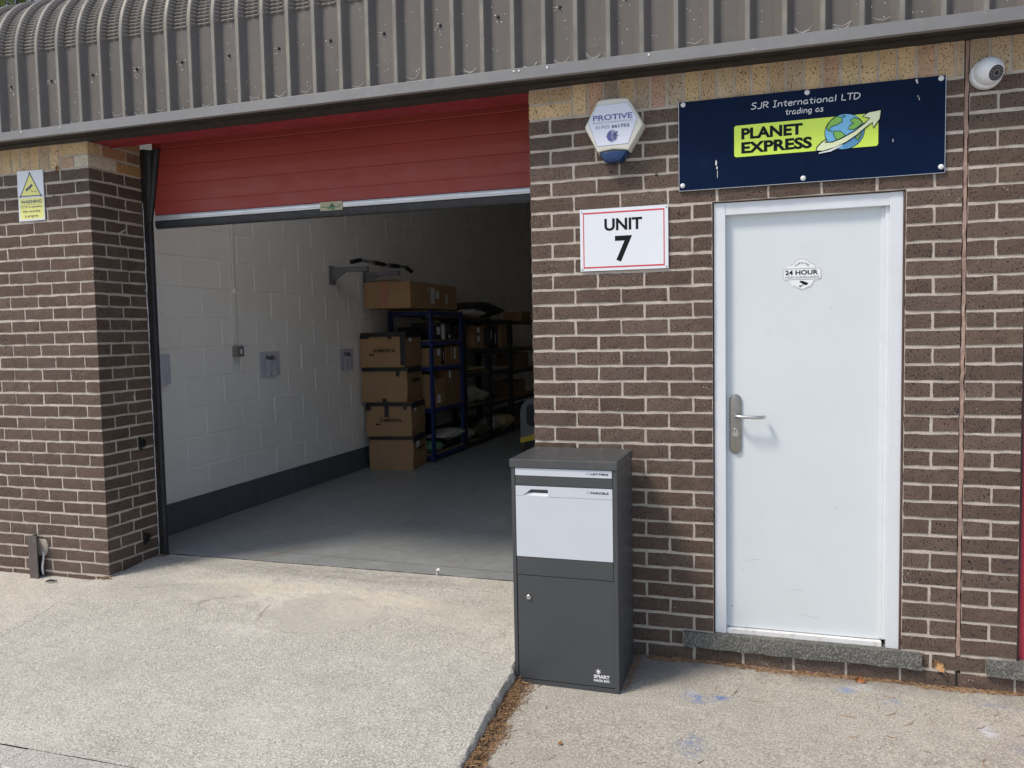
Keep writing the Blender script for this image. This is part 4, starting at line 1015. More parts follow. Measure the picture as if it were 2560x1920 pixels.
def dome_camera():
    t = thing('security_camera', 'white dome security camera high on the wall right of the sign', 'camera', (1.985, 0, 2.477))
    m = MB(); C = Vector((1.979, 0, 2.474)); ax = Vector((.05, -1, -.03)).normalized(); a = ax.orthogonal().normalized(); b = ax.cross(a)
    rg = []
    for r, h in ((.060, -.003), (.0615, .006), (.0610, .020), (.0595, .028), (.0585, .029), (.0585, .033)): rg.append([C + ax * h + r * (math.cos(q) * a + math.sin(q) * b) for q in [2 * math.pi * k / 40 for k in range(40)]])
    m.loft(rg); m.build('base', MT['white_pl'], t, smooth=True, angle=35)
    D = Vector((.40, -.80, -.42)).normalized(); B = Vector((1.984, -.040, 2.478)); a = D.orthogonal().normalized(); b = D.cross(a); rad = .0565
    rg = []
    for k in range(21):
        th = math.pi - (math.pi - math.radians(36)) * k / 20
        rg.append([B + D * rad * math.cos(th) + rad * math.sin(th) * (math.cos(q) * a + math.sin(q) * b) for q in [2 * math.pi * i / 40 for i in range(40)]])
    for rr, h in ((.0315, .0462), (.0305, .0440)): rg.append([B + D * h + rr * (math.cos(q) * a + math.sin(q) * b) for q in [2 * math.pi * i / 40 for i in range(40)]])
    m = MB(); m.loft(rg[1:]); m.build('eyeball', MT['white_pl'], t, smooth=True, angle=40)
    m = MB(); m.disc(B + D * .0432, .0305, .0028, D, seg=36); ln = m.build('lens_window', MT['lens'], t)
    m = MB(); m.disc(B + D * .0460, .0150, .0025, D, seg=24); m.disc(B + D * .0485, .0092, .001, D, seg=24, mi=1); m.build('lens', [MT['steelgrey'], MT['blackpl']], ln)
    m = MB()
    for q in range(14):
        an = 2 * math.pi * q / 14; m.disc(B + D * .0460 + .0228 * (math.cos(an) * a + math.sin(an) * b), .0028, .0008, D, seg=8)
    m.build('infrared_lamp', MT['steelgrey'], ln)
    return root_fix(t)
dome_camera()

def sticker():
    t = thing('surveillance_sticker', 'white surveillance warning sticker with rounded crest on the white door', 'sticker', (1.266, .051, 1.685)); y = .0512
    O = [(1.1825, 1.7043), (1.1923, 1.7112), (1.2064, 1.7151), (1.2071, 1.7283), (1.2232, 1.732), (1.2427, 1.7532), (1.265, 1.7587), (1.2872, 1.7526), (1.3067, 1.7327), (1.3232, 1.7291), (1.3254, 1.7144), (1.3426, 1.7122), (1.3495, 1.7032), (1.3496, 1.6668), (1.3414, 1.6584), (1.3222, 1.6554), (1.3057, 1.6275), (1.2655, 1.6113), (1.2262, 1.6303), (1.2093, 1.6567), (1.1896, 1.6567), (1.1826, 1.6644)]
    m = MB(); m.prism(O, y - .0006, y + .0006); p = m.build('backing', MT['white_ink'], t)
    c = (1.266, 1.685); inn = [(c[0] + (x - c[0]) * .955, c[1] + (z - c[1]) * .95) for x, z in O]
    m = MB(); ya, yb = y - .0011, y - .0006
    m.ribbon(inn[3:11], .0016, ya, yb); m.ribbon(inn[15:19], .0016, ya, yb); m.ribbon(rrect(1.1845, 1.3465, 1.6605, 1.7095, .008, 3), .0016, ya, yb, closed=True); m.build('border', MT['ink_grey'], p)
    m = MB(); yy = y - .0006; put_text(m, '24 HOUR', 1.1935, 1.3345, 1.6815, 1.7030, yy, .030)
    word = 'WARNING'
    for i, ch in enumerate(word):
        a = math.radians(50 - 100 * i / 6); cx, cz = 1.2655 - .0345 * math.sin(a), 1.7030 + .0325 * math.cos(a)
        mt = Matrix.Translation((cx, 0, cz)) @ Matrix.Rotation(-a, 4, 'Y'); w = .0022 if ch == 'I' else .0072
        put_text(m, ch, -w / 2, w / 2, -.0040, .0040, yy, .02, mat=mt)
    m.build('lettering', MT['ink'], p)
    m = MB(); put_text(m, 'VIDEO SURVEILLANCE', 1.1915, 1.3385, 1.6655, 1.6755, yy, .0); m.build('lettering', MT['ink_grey'], p)
    m = MB(); m.prism([(1.2563, 1.6542), (1.2681, 1.6545), (1.2932, 1.6433), (1.2862, 1.6341), (1.2765, 1.6359), (1.2556, 1.6491)], ya, yb); m.ribbon([(1.2700, 1.6400), (1.2690, 1.6340), (1.2600, 1.6305)], .0028, ya, yb); m.prism(circ(1.2580, 1.6300, .0044, 10), ya, yb)
    m.build('camera_icon', MT['ink'], p)
    return root_fix(t)
sticker()

# ------------------------------------------------------------------ small fixtures on the pier
t = thing('steel_post', 'short brown steel angle post at the foot of the left pier', 'post', (-3.27, -.04, -.04))
m = MB(); m.prism([(-3.302, -.05), (-3.278, -.05), (-3.278, .235), (-3.302, .228)], -.056, -.006); m.box(-3.278, -3.232, -.056, -.050, -.05, .236); m.box(-3.302, -3.240, -.006, -.0005, -.05, .22)
m.build('angle_iron', MT['brownsteel'], t, bevel=.001)
m = MB(); m.loft([[(x, y, z) for x, y in ((-3.3135 - .01 * math.sin(q * 2), -.001), (-3.222 + .024 * math.sin(q * 2), -.001), (-3.225 + .02 * math.sin(q * 2), -.007), (-3.30, -.007))] for q, z in ((0, .10), (.3, .125), (.8, .16), (1.2, .19), (1.5, .205))]); m.build('mortar_patch', MT['mortar'], t)
m = MB(); P = [(-3.226, -.022, -.02 + .15 * i / 8) for i in range(9)]; m.tube([(p[0] - .008 * math.sin(i * .7), p[1], p[2]) for i, p in enumerate(P)], [.003, .006, .008, .007, .008, .006, .005, .004, .002], seg=6); m.build('paint_drip', MT['white_sill'], t)
root_fix(t)
def hook(z0, z1, lab):
    X = -2.728; t = thing('cable_bracket', lab, 'bracket', (X, .32, (z0 + z1) / 2), group='broken black brackets on the pier reveal'); h = z1 - z0
    m = MB(); m.box(X - .001, X + .010, .292, .304, z0, z1); m.box(X - .001, X + .016, .304, .330, z0 + .12 * h, z1 - .22 * h)
    for i in range(3): zz = z0 + h * (.22 + .2 * i); m.box(X + .016, X + .022, .304, .334, zz, zz + .006)
    m.box(X - .001, X + .014, .330, .345, z0 + .3 * h, z1 - .3 * h)
    m.build('moulding', MT['blackpl'], t, bevel=.0015)
    m = MB(); m.tube([(X + .006, .305 + .012 * math.cos(q), z0 + .004 + .012 * math.sin(q)) for q in [math.pi + math.pi * k / 8 for k in range(9)]], .004, seg=8); m.build('clip_ring', MT['blackpl'], t)
    return root_fix(t)
hook(.745, .822, 'upper black plastic bracket on the pier reveal, at waist height')
hook(.132, .206, 'lower black plastic bracket on the pier reveal, near the ground')

def leaf(name, label, c, nrm, size, m, rz, curl=.35):
    nrm = Vector(nrm).normalized(); a = nrm.orthogonal().normalized(); a = Matrix.Rotation(rz, 3, nrm) @ a; b = nrm.cross(a); mb = MB()
    N = 9; rows = []
    for i in range(N):
        u = -1 + 2 * i / (N - 1); w = (1 - abs(u) ** 1.6) * .6 * (1 + .25 * math.sin(i * 2.3)); rows.append([])
        for q in (-1, -.5, 0, .5, 1):
            p = a * (u * size) + b * (q * w * size + .001 * q) + nrm * (curl * size * (q * q * .9 + .35 * math.sin(2.4 * u + q)) + .004 + .12 * size)
            rows[-1].append(Vector(c) + p)
    vs = [v for r in rows for v in r]; fs = [(i * 5 + j, i * 5 + j + 1, i * 5 + j + 6, i * 5 + j + 5) for i in range(N - 1) for j in range(4)]
    mb.add(vs, fs); mb.tube([rows[-1][2], rows[-1][2] + a * size * .6 + nrm * size * .2], .0008, seg=5)
    o = mb.build(name, MT[m], None); md = o.modifiers.new('t', 'SOLIDIFY'); md.thickness = .0005
    return setp(o, label=label, category='leaf')
leaf('dry_leaf', 'crumpled orange brown leaf caught under the yellow bricks of the left pier', (-2.955, .0, 2.478), (0, -1, 0), .017, 'leafbr', .7, .5)
leaf('dry_leaf', 'curled tan leaf stuck to the brick plinth right of the door sill', (1.838, .0, -.055), (0, -1, .2), .028, 'leaftan', 1.4, .45)
leaf('dry_leaf', 'brown leaf lying at the wall foot below the middle of the door sill', (1.515, -.035, -.146), (0, -.8, .6), .024, 'leafbr', 2.2, .5)
leaf('dry_leaf', 'small dark brown leaf on the concrete in front of the parcel box', (.36, -.93, -.157), (0, 0, 1), .012, 'leafbr', .5, .2)
mb = MB(); q = [(-.768 + .010 * math.sin(a), .462 + .0 * a, .014 + .028 * (1 - math.cos(a)) ) for a in [0, .4, .8, 1.2, 1.6, 1.9]]
P = [(-.755 + .018 * (1 - math.cos(a)), .47 - .02 * a / 1.9, .016 + .045 * math.sin(a) * 1.0) for a in [0, .3, .6, .9, 1.2, 1.5, 1.8, 2.1]]
mb.tube(P, [.006, .007, .0075, .0075, .0075, .007, .006, .004], seg=8)
o = mb.build('plastic_scrap', MT['white_sill'], None, smooth=True); setp(o, label='small curved white plastic scrap on the garage threshold', category='litter')
mb = MB(); mb.tube([(-3.12, -.105, -.028), (-3.09, -.10, -.022), (-3.05, -.085, -.026)], [.004, .008, .003], seg=7); o = mb.build('stick', MT['tape'], None); setp(o, label='dark stick lying on pale concrete beside the steel post', category='stick')

# drifts of pine needles (nobody could count them)
MT['needle'] = (lambda b: b.out(b.mix(b.ramp(b.noise(60, 2), .3, .7), (.15, .080, .035), (.42, .26, .13)), .8))(NB('pine_needle'))
def needles(name, N, place, label):
    mb = MB()
    for _ in range(N):
        x, y, z, ln, an = place(); dx, dy = math.cos(an), math.sin(an); w = R.uniform(.0008, .0017); bend = R.uniform(-.2, .2) * ln; tilt = R.uniform(-.12, .25)
        P = [Vector((x + dx * ln * (s - .5) - dy * bend * (s * (1 - s) * 4), y + dy * ln * (s - .5) + dx * bend * (s * (1 - s) * 4), z + tilt * ln * (s - .3))) for s in (0, .33, .66, 1)]
        sd = Vector((-dy, dx, 0)) * w; up = Vector((0, 0, w))
        vs = []
        for p in P: vs += [p - sd, p + up, p + sd]
        fs = []
        for i in range(3): fs += [(3 * i, 3 * i + 1, 3 * i + 4, 3 * i + 3), (3 * i + 1, 3 * i + 2, 3 * i + 5, 3 * i + 4)]
        mb.add(vs, fs)
    o = mb.build(name, MT['needle'], None, recalc=False); return setp(o, kind='stuff', label=label, category='pine needles')
def pl_step():
    y = -.43 - 1.1 * R.random(); spread = .045 * (.7 + .5 * mnoise.noise(Vector((y * 7, 0, 9)))) + .012
    d = abs(R.gauss(0, 1)) * spread * .7; x = edge_x(y) + .008 + d
    h = .030 * math.exp(-(d / (spread * .8)) ** 2) * R.random()
    return x, y, apron_z(x, y) + .002 + h, R.uniform(.012, .055), R.gauss(1.35, .7)
needles('pine_needles', 2300, pl_step, 'orange brown pine needles drifted along the concrete step')
def pl_wall():
    u = R.random()
    x = .50 + 1.75 * u if R.random() < .75 else .50 + .25 * R.random()
    dens = max(.12, .6 + .9 * mnoise.noise(Vector((x * 3, 0, 2)))) if x < 1.55 or x > 1.75 else .3
    d = abs(R.gauss(0, 1)) * .022 * dens; y = -.004 - d
    if x < .56: y = -.004 - .40 * R.random() ** 1.5; x = .506 + abs(R.gauss(0, .018))
    return x, y, apron_z(x, y) + .001 + .010 * math.exp(-d / .012) * R.random(), R.uniform(.008, .03), R.gauss(0, .6)
needles('pine_needles', 1900, pl_wall, 'thin line of brown needle litter along the foot of the wall')
def pl_loose():
    x, y = .2 + 2.1 * R.random(), -1.25 * R.random(); return x, y, apron_z(x, y) + .002, R.uniform(.01, .07), R.uniform(0, 3.1)
needles('pine_needles', 90, pl_loose, 'loose pine needles scattered over the concrete by the door')
def pl_corner():
    r = R.random()
    if r < .5: x, y = -2.735 + R.gauss(0, .02), -.012 - abs(R.gauss(0, .012))
    else: x, y = -2.70 + R.gauss(0, .03), .41 - abs(R.gauss(0, .012))
    return x, y, slab_z(x, y) + .002 + .012 * R.random(), R.uniform(.006, .022), R.uniform(0, 3.1)
needles('pine_needles', 160, pl_corner, 'brown leaf crumbs gathered at the foot of the left pier')

# ------------------------------------------------------------------ inside: on the left wall
t = thing('light_switch', 'grey metal light switch at the end of a white conduit on the inner wall', 'switch', (-3.02, 1.74, 1.33))
m = MB(); m.tube([(-3.017, 1.712, 4.6), (-3.017, 1.712, 1.372)], .0125, seg=10); m.build('conduit', MT['block'], t, smooth=True)
m = MB(); m.tube([(-3.017, 1.712, 1.80), (-3.017, 1.712, 1.835)], .0165, seg=10); m.tube([(-3.017, 1.712, 2.70), (-3.017, 1.712, 2.735)], .0165, seg=10); m.build('conduit_coupling', MT['block'], t)
m = MB(); m.box(-3.029, -2.985, 1.675, 1.765, 1.288, 1.374); b = m.build('switch_box', MT['satin'], t, bevel=.004)
m = MB(); m.box(-2.985, -2.981, 1.677, 1.763, 1.290, 1.372); m.build('switch_plate', MT['steelgrey'], b, bevel=.001)
m = MB(); m.box(-2.981, -2.974, 1.714, 1.730, 1.312, 1.350); m.build('rocker', MT['white_pl'], b, bevel=.001)
root_fix(t)
def pocket(word, y0, y1, z0, z1, label):
    X = -3.0265; t = thing('paper_pocket', label, 'paper pocket', (X, (y0 + y1) / 2, (z0 + z1) / 2), group='paper pockets taped to the inner wall')
    m = MB(); N = 14; vs = []
    for k in range(2):
        for i in range(N + 1):
            s = i / N; y = y0 + (y1 - y0) * s
            bul = .002 + .010 * math.sin(math.pi * s) * (1 if k == 0 else .3) + (.0035 * math.sin(s * 19) if k == 0 else 0)
            vs.append((X + bul, y, (z0 + .004 * math.sin(s * 8)) if k == 0 else z1 - .03))
    fs = [(i, i + 1, N + 2 + i, N + 1 + i) for i in range(N)]
    m.add(vs, fs); m.box(X - .001, X + .0015, y0, y1, z1 - .03, z1 - .002); p = m.build('sleeve', MT['paper'], t)
    md = p.modifiers.new('t', 'SOLIDIFY'); md.thickness = .001
    m = MB(); m.box(X - .001, X + .0025, y0 - .012, y1 + .012, z1 - .018, z1 + .012); m.build('sticky_tape', MT['block'], t)
    if word:
        mt = Matrix.Translation((X + .0115, 0, 0)) @ Matrix.Rotation(math.radians(90), 4, 'Z')
        m = MB(); w = (y1 - y0); put_text(m, word, y0 + w * .27, y0 + w * .76, z0 + (z1 - z0) * .62, z0 + (z1 - z0) * .78, 0, .012, mat=mt); m.build('lettering', MT['ink'], t)
    return root_fix(t)
pocket('FedEx', 2.035, 2.325, 1.105, 1.335, 'lilac paper pocket on the inner wall just right of the light switch')
pocket('DHL', 3.370, 3.640, 1.085, 1.325, 'lilac paper pocket beside the stack of cardboard boxes')
pocket('', .70, .955, 1.115, 1.355, 'lilac paper pocket half hidden behind the black door jamb')

def pull_up_bar():
    t = thing('pull_up_bar', 'grey wall mounted pull up bar with black grips above the boxes', 'pull up bar', (-3.02, 3.8, 2.04))
    for y in (3.26, 3.95):
        m = MB(); m.box(-3.028, -3.014, y - .05, y + .05, 1.94, 2.125); m.box(-3.014, -2.62, y - .022, y + .022, 2.060, 2.108)
        m.prism([(-3.014, 1.965), (-2.86, 2.061), (-3.014, 2.061)], y - .010, y + .010)
        b = m.build('bracket', MT['steelgrey'], t, bevel=.003)
        m = MB()
        for z in (1.957, 2.113):
            for dy in (-.033, .033): m.disc((-3.014, y + dy, z), .009, .012, (1, 0, 0), seg=6)
        m.build('bolt', MT['satin'], b)
    m = MB(); m.tube([(-2.64, 2.98, 2.13), (-2.62, 3.12, 2.155), (-2.60, 3.26, 2.150), (-2.60, 3.60, 2.142), (-2.60, 3.95, 2.150), (-2.62, 4.10, 2.155), (-2.64, 4.28, 2.125)], .015, seg=10); m.build('cross_bar', MT['steelgrey'], t, smooth=True)
    for P in ([(-2.64, 2.97, 2.128), (-2.622, 3.11, 2.155)], [(-2.60, 3.34, 2.148), (-2.60, 3.56, 2.142)], [(-2.60, 3.68, 2.143), (-2.60, 3.88, 2.148)], [(-2.622, 4.11, 2.155), (-2.64, 4.29, 2.123)]):
        m = MB(); m.tube([P[0], P[1]], .022, seg=12); m.build('grip', MT['blackpl'], t, smooth=True, angle=50)
    return root_fix(t)
pull_up_bar()

# ------------------------------------------------------------------ cardboard boxes
def carton(name, label, c, rz, w, d, h, group, face=None, lean=0.0, m='card', tapes=(), marks=None, side_marks=None, shipping=None):
    """a taped carton: slightly bowed body, lid flaps, tape, marks; front faces -y before rotation, origin front-left-bottom"""
    mt = Matrix.Rotation(rz, 4, 'Z'); T = Matrix.Translation(c) @ mt
    t = thing(name, label, 'box', c, group=group, rz=rz)
    mb = MB(); n = 4
    rings = []
    for k in range(n + 1):
        s = k / n; bow = .006 * math.sin(math.pi * s); dx = lean * s; q = lambda: R.uniform(-.003, .003)
        rings.append([(dx - bow + q(), -bow + q(), h * s), (w / 2 + dx, -bow * 1.4, h * s), (w + dx + bow + q(), -bow + q(), h * s), (w + dx + bow * 1.6, d / 2, h * s), (w + dx + bow + q(), d, h * s), (dx - bow + q(), d, h * s)])
    mb.loft(rings); b = mb.build('carton', MT[m], t, bevel=.003)
    mb = MB(); mb.box(lean, w / 2 - .002 + lean, -.001, d + .001, h, h + .004); mb.box(w / 2 + .002 + lean, w + lean, -.001, d + .001, h, h + .004); mb.build('flap', MT[m], t)
    if tapes:
        mb = MB()
        for (x0, x1, z0, z1) in tapes:
            mb.box(x0 + lean * z0 / h, x1 + lean * z1 / h, -.0115, -.003, z0, z1)
        mb.box(w / 2 - .035 + lean, w / 2 + .035 + lean, -.003, d + .003, h + .004, h + .0055)
        mb.box(w + lean + .002, w + lean + .014, -.004, d * .9, h - .055, h + .004)
        mb.build('tape', MT['tape'], t)
    if marks == 'name':
        mb = MB(); put_text(mb, 'W.E.ROBERTS', w * .30, w * .80, h * .44, h * .53, -.0112, .03, flip=True); put_text(mb, 'www.we-r.co.uk', w * .30, w * .60, h * .55, h * .575, -.0112, .0, flip=True)
        for px in (.23, .29): mb.prism([(w * px - .014, h * .36), (w * px, h * .40), (w * px + .016, h * .37), (w * px + .002, h * .33)], -.0116, -.0108)
        mb.build('lettering', MT['ink'], t)
    if marks == 'lines':
        mb = MB()
        for i in range(9): zz = h * (.20 + .077 * i); mb.box(w * .15 + R.uniform(0, .01), w * (.24 + .07 * R.random()), -.0112, -.0106, zz, zz + .0035)
        mb.build('printed_lines', MT['ink_grey'], t)
    T2 = Matrix.Translation((w + .0095, 0, 0)) @ Matrix.Rotation(math.radians(90), 4, 'Z')
    if side_marks == 'name':
        mb = MB(); put_text(mb, 'W.E.ROBERTS', d * .25, d * .80, h * .55, h * .66, .0, .03, mat=T2, flip=True); mb.build('lettering', MT['ink'], t)
    if side_marks == 'lines':
        mb = MB()
        for i in range(8): zz = h * (.22 + .07 * i); mb.box(w + .0095, w + .0102, d * .62, d * .75, zz, zz + .0035)
        mb.build('printed_lines', MT['ink_grey'], t)
    if shipping:
        a, bb = shipping; mb = MB(); mb.box(w + .008 + lean * bb / h, w + .0112 + lean * bb / h, d * a, d * a + .09, bb, bb + .075); mb.build('address_label', MT['sign_white'], t)
    return t
GB = 'stack of taped removal boxes'
A9 = math.radians(8.5)
carton('cardboard_box', 'bottom cardboard box of the stack by the inner wall, standing on the floor', (-2.925, 3.750, .0225), A9, .470, .52, .347, GB, marks='lines', side_marks='name', tapes=((.0, .47, .322, .350),), shipping=(.22, .225))
carton('cardboard_box', 'second cardboard box from the floor in the taped stack, with upside down lettering', (-2.950, 3.752, .378), A9, .485, .52, .350, GB, marks='name', side_marks='lines', tapes=((.0, .485, .318, .353), (.20, .245, .205, .330), (-.004, .05, .27, .34), (.405, .44, .28, .33)), shipping=(.14, .26))
carton('cardboard_box', 'third cardboard box from the floor in the taped stack, with printed ruled lines', (-2.992, 3.755, .736), A9 * .9, .487, .53, .358, GB, marks='lines', side_marks='name', tapes=((.0, .487, .325, .361), (.375, .412, .270, .340), (.22, .262, -.004, .04)))
carton('cardboard_box', 'topmost box of the taped stack, bulging, with black tape down its corner', (-3.002, 3.760, 1.101), A9 * .8, .480, .55, .360, GB, lean=.006, marks='name', tapes=((.0, .49, .318, .362), (-.004, .09, .300, .33), (.437, .482, .02, .34), (.30, .34, .295, .33)), shipping=(.20, .265))
def long_box():
    c = (-2.985, 3.845, 1.715); w, d, h = .525, 1.36, .275; rz = math.radians(1.2)
    t = thing('long_box', 'long brown cardboard box on top of the blue rack under the pull up bar', 'box', c, rz=rz)
    m = MB(); m.box(0, w, 0, d, 0, h); m.build('carton', MT['card'], t, bevel=.004)
    m = MB(); m.add([(0, -.002, h), (w * .62, -.003, h + .004), (w * .60, .16, h + .030), (.02, .16, h + .022)], [(0, 1, 2, 3)]); m.add([(w, 0, h), (w, d, h), (w * .55, d * .9, h + .006), (w * .55, .05, h + .012)], [(0, 1, 2, 3)])
    f = m.build('flap', MT['card2'], t); md = f.modifiers.new('t', 'SOLIDIFY'); md.thickness = .004
    m = MB(); m.box(.20, .26, -.0015, .0, .0, h); m.build('red_tape', MT['redtape'], t)
    m = MB()
    for a, b, z0, z1 in ((.55, .66, .06, .235), (.70, .80, .12, .20), (1.0, 1.05, .06, .17), (.48, .50, .18, .22)): m.box(w, w + .0015, a, b, z0, z1)
    m.build('address_label', MT['bagw'], t)
    return t
long_box()

# ------------------------------------------------------------------ shelving racks and what they hold
def rack(label, y0, y1, top, levels, m, shelf_m='chip', x0=-2.985, x1=-2.462):
    t = thing('shelving_rack', label, 'shelving rack', (x1, y0, .0215), group='shelving racks along the inner wall')
    for x in (x0, x1 - .035):
        for y in (y0, y1 - .045):
            b = MB(); b.box(x, x + .035, y, y + .003, .022, top); b.box(x + (.032 if x > -2.7 else 0), x + (.035 if x > -2.7 else .003), y, y + .045, .022, top); b.box(x, x + .035, y + .042, y + .045, .022, top); b.build('post', MT[m], t)
    for z in levels:
        b = MB(); b.box(x0 + .004, x1 - .004, y0 + .004, y1 - .004, z - .012, z); s = b.build('shelf', MT[shelf_m], t)
        b = MB(); b.box(x1 - .012, x1 + .002, y0 + .046, y1 - .046, z - .058, z - .013); b.box(x0, x0 + .012, y0 + .046, y1 - .046, z - .058, z - .013)
        b.box(x0 + .036, x1 - .036, y0 + .002, y0 + .014, z - .058, z - .013); b.build('beam', MT[m], s)
    return root_fix(t)
rack('blue steel rack nearest the door, behind the stack of boxes', 4.385, 5.330, 1.70, (1.700, 1.372, 1.088, .625, .105), 'rackblue')
rack('dark rack second from the door, holding wrapped parcels', 5.375, 6.250, 1.64, (1.640, 1.255, .955, .55, .105), 'rackdk')
rack('dark rack third from the door, with a tan bag on its lowest shelf', 6.290, 7.170, 1.625, (1.620, 1.225, .935, .52, .105), 'rackdk')
rack('farthest dark rack, half hidden by the brick wall edge', 7.215, 8.60, 1.61, (1.605, 1.215, .90, .50, .105), 'rackdk')
def parcel(label, x1, y0, y1, z0, z1, m, w=.3, lab=None, name='parcel', tape=False):
    """one carton on a shelf: front towards the aisle (+x)"""
    t = thing(name, label, 'box', (x1, y0, z0), group='parcels on the shelving racks')
    b = MB(); b.box(x1 - w, x1, y0, y1, z0 + .0005, z1); b.build('carton', MT[m], t, bevel=.003)
    if lab:
        b = MB(); s = (y1 - y0); hh = z1 - z0; b.box(x1, x1 + .0015, y0 + s * lab[0], y0 + s * lab[1], z0 + hh * lab[2], z0 + hh * lab[3]); b.build('address_label', MT['sign_white'], t)
    if tape:
        b = MB(); s = (y0 + y1) / 2; b.box(x1, x1 + .0012, s - .02, s + .02, z0 + .001, z1 - .001); b.build('tape', MT['card2'], t)
    return root_fix(t)
def bag(label, c, sx, sy, sz, m, name='parcel_bag', seed=0, group='parcel bags on the shelving racks', cat='bag'):
    """a soft pillow-shaped mailer with creases"""
    b = MB(); nu, nv = 16, 20; vs = []; rg = []
    for i in range(nv + 1):
        v = -1 + 2 * i / nv; r = []
        for j in range(nu):
            a = 2 * math.pi * j / nu; ca, sa = math.cos(a), math.sin(a)
            x = math.copysign(abs(ca) ** .55, ca); k = (1 - abs(v) ** 2.6)
            zz = math.copysign(abs(sa) ** .8, sa) * (k * .92 + .08)
            nz = 1 + .28 * mnoise.noise(Vector((x * 1.8 + seed, v * 2.2, zz * 2 + seed * 3)))
            z = (zz * nz + 1) / 2
            r.append((c[0] + x * sx / 2 * (.9 + .1 * nz), c[1] + v * sy / 2, c[2] + max(.001, z * sz)))
        rg.append(r)
    b.loft(rg); o = b.build(name, MT[m], None, smooth=True, angle=70); return setp(o, label=label, category=cat, group=group)
# first rack
parcel('black box with a white label on the top shelf of the blue rack', -2.50, 4.58, 4.74, 1.3725, 1.565, 'tape', lab=(.25, .75, .3, .75))
parcel('thin white upright box beside the black box on the blue rack', -2.49, 4.80, 4.84, 1.3725, 1.54, 'bagw', w=.12)
parcel('low dark carton at the far end of the blue rack top shelf', -2.50, 4.93, 5.22, 1.3725, 1.45, 'bagk', lab=(.1, .3, .2, .7))
bag('yellowish crumpled bag on the top shelf of the blue rack', (-2.66, 4.80, 1.54), .2, .16, .07, 'bagt', seed=3)
parcel('brown carton with a white label at the near end of the middle blue shelf', -2.49, 4.43, 4.70, 1.0885, 1.285, 'card', lab=(.58, .92, .55, .92))
parcel('black upright carton between brown ones on the middle blue shelf', -2.50, 4.73, 4.83, 1.0885, 1.27, 'bagk', lab=(.55, .7, .25, .8))
parcel('narrow brown carton mid shelf on the blue rack', -2.49, 4.86, 5.00, 1.0885, 1.29, 'card2')
parcel('brown carton with a white strip label at the far end of the middle blue shelf', -2.485, 5.02, 5.25, 1.0885, 1.295, 'card', lab=(.3, .45, .25, .9))
parcel('brown carton with a white label low on the blue rack, nearest the door', -2.49, 4.42, 4.51, .6255, .99, 'card', lab=(.1, .9, .55, .95))
parcel('squat brown carton with white labels on the lower blue shelf', -2.485, 4.53, 4.76, .6255, .93, 'card', lab=(.1, .5, .12, .42))
parcel('tall dark brown carton on the lower blue shelf', -2.49, 4.79, 5.02, .6255, 1.022, 'card2', lab=(.55, .8, .75, .97))
parcel('tall brown carton at the far end of the lower blue shelf', -2.49, 5.04, 5.27, .6255, 1.02, 'card2')
bag('long white poly bag drooping along the lowest blue shelf', (-2.58, 4.98, .20), .26, .66, .12, 'bagw', seed=5)
bag('green poly bag at the near end of the lowest blue shelf', (-2.56, 4.53, .106), .2, .24, .13, 'bagg', seed=8)
bag('dark bundled bag under the white poly bag on the blue rack', (-2.66, 4.95, .106), .34, .62, .11, 'bagk', seed=11)
parcel('dark carton with a pale label on the blue rack above the taped stack', -2.68, 4.44, 4.62, 1.3725, 1.52, 'bagk', w=.22)
# second rack
parcel('yellow brown carton on the upper shelf of the second rack', -2.49, 5.78, 6.16, 1.2555, 1.42, 'card', lab=(.3, .55, .45, .85))
parcel('flat brown carton stacked on the carton of the second rack', -2.50, 5.80, 6.18, 1.4205, 1.53, 'card2', lab=(.3, .55, .2, .8))
bag('brown paper parcel lying on a middle shelf of the second rack', (-2.60, 5.85, .9555), .26, .60, .06, 'bagt', seed=13)
bag('crumpled clear wrapped parcel on the second rack', (-2.60, 5.68, .5505), .28, .50, .26, 'bagc', seed=17)
bag('grey wrapped parcel in front of the clear one on the second rack', (-2.56, 6.02, .5505), .22, .34, .16, 'bagc', seed=19)
bag('patterned bag on the lowest shelf of the second rack', (-2.57, 5.95, .106), .26, .50, .17, 'bagpat', seed=23)
bag('white parcel hanging over the lowest shelf of the second rack', (-2.58, 5.52, .106), .24, .28, .17, 'bagc', seed=29)
# third rack
parcel('tall brown carton at the far end of the third rack top shelf', -2.49, 6.80, 7.10, 1.2255, 1.555, 'card', tape=True)
parcel('black carton with a white label on the third rack top shelf', -2.50, 6.36, 6.50, 1.2255, 1.50, 'bagk', lab=(.3, .8, .45, .9))
parcel('black upright carton with a thin label on the third rack', -2.50, 6.55, 6.72, 1.2255, 1.51, 'bagk', lab=(.35, .5, .2, .7))
bag('flat white mailer on the second shelf of the third rack', (-2.58, 6.75, .9355), .24, .70, .035, 'bagw', seed=31)
bag('tan padded bag slumped on the lowest shelf of the third rack', (-2.55, 6.86, .106), .30, .52, .20, 'bagt', seed=37)
bag('pale wrapped parcel beside the tan bag on the third rack', (-2.56, 6.45, .106), .24, .26, .20, 'bagc', seed=41)
parcel('red brown cartons row on the far rack middle shelf', -2.50, 7.55, 8.15, .9005, 1.13, 'card2')
parcel('low dark carton on the far rack', -2.50, 7.40, 7.95, .5005, .72, 'card2')
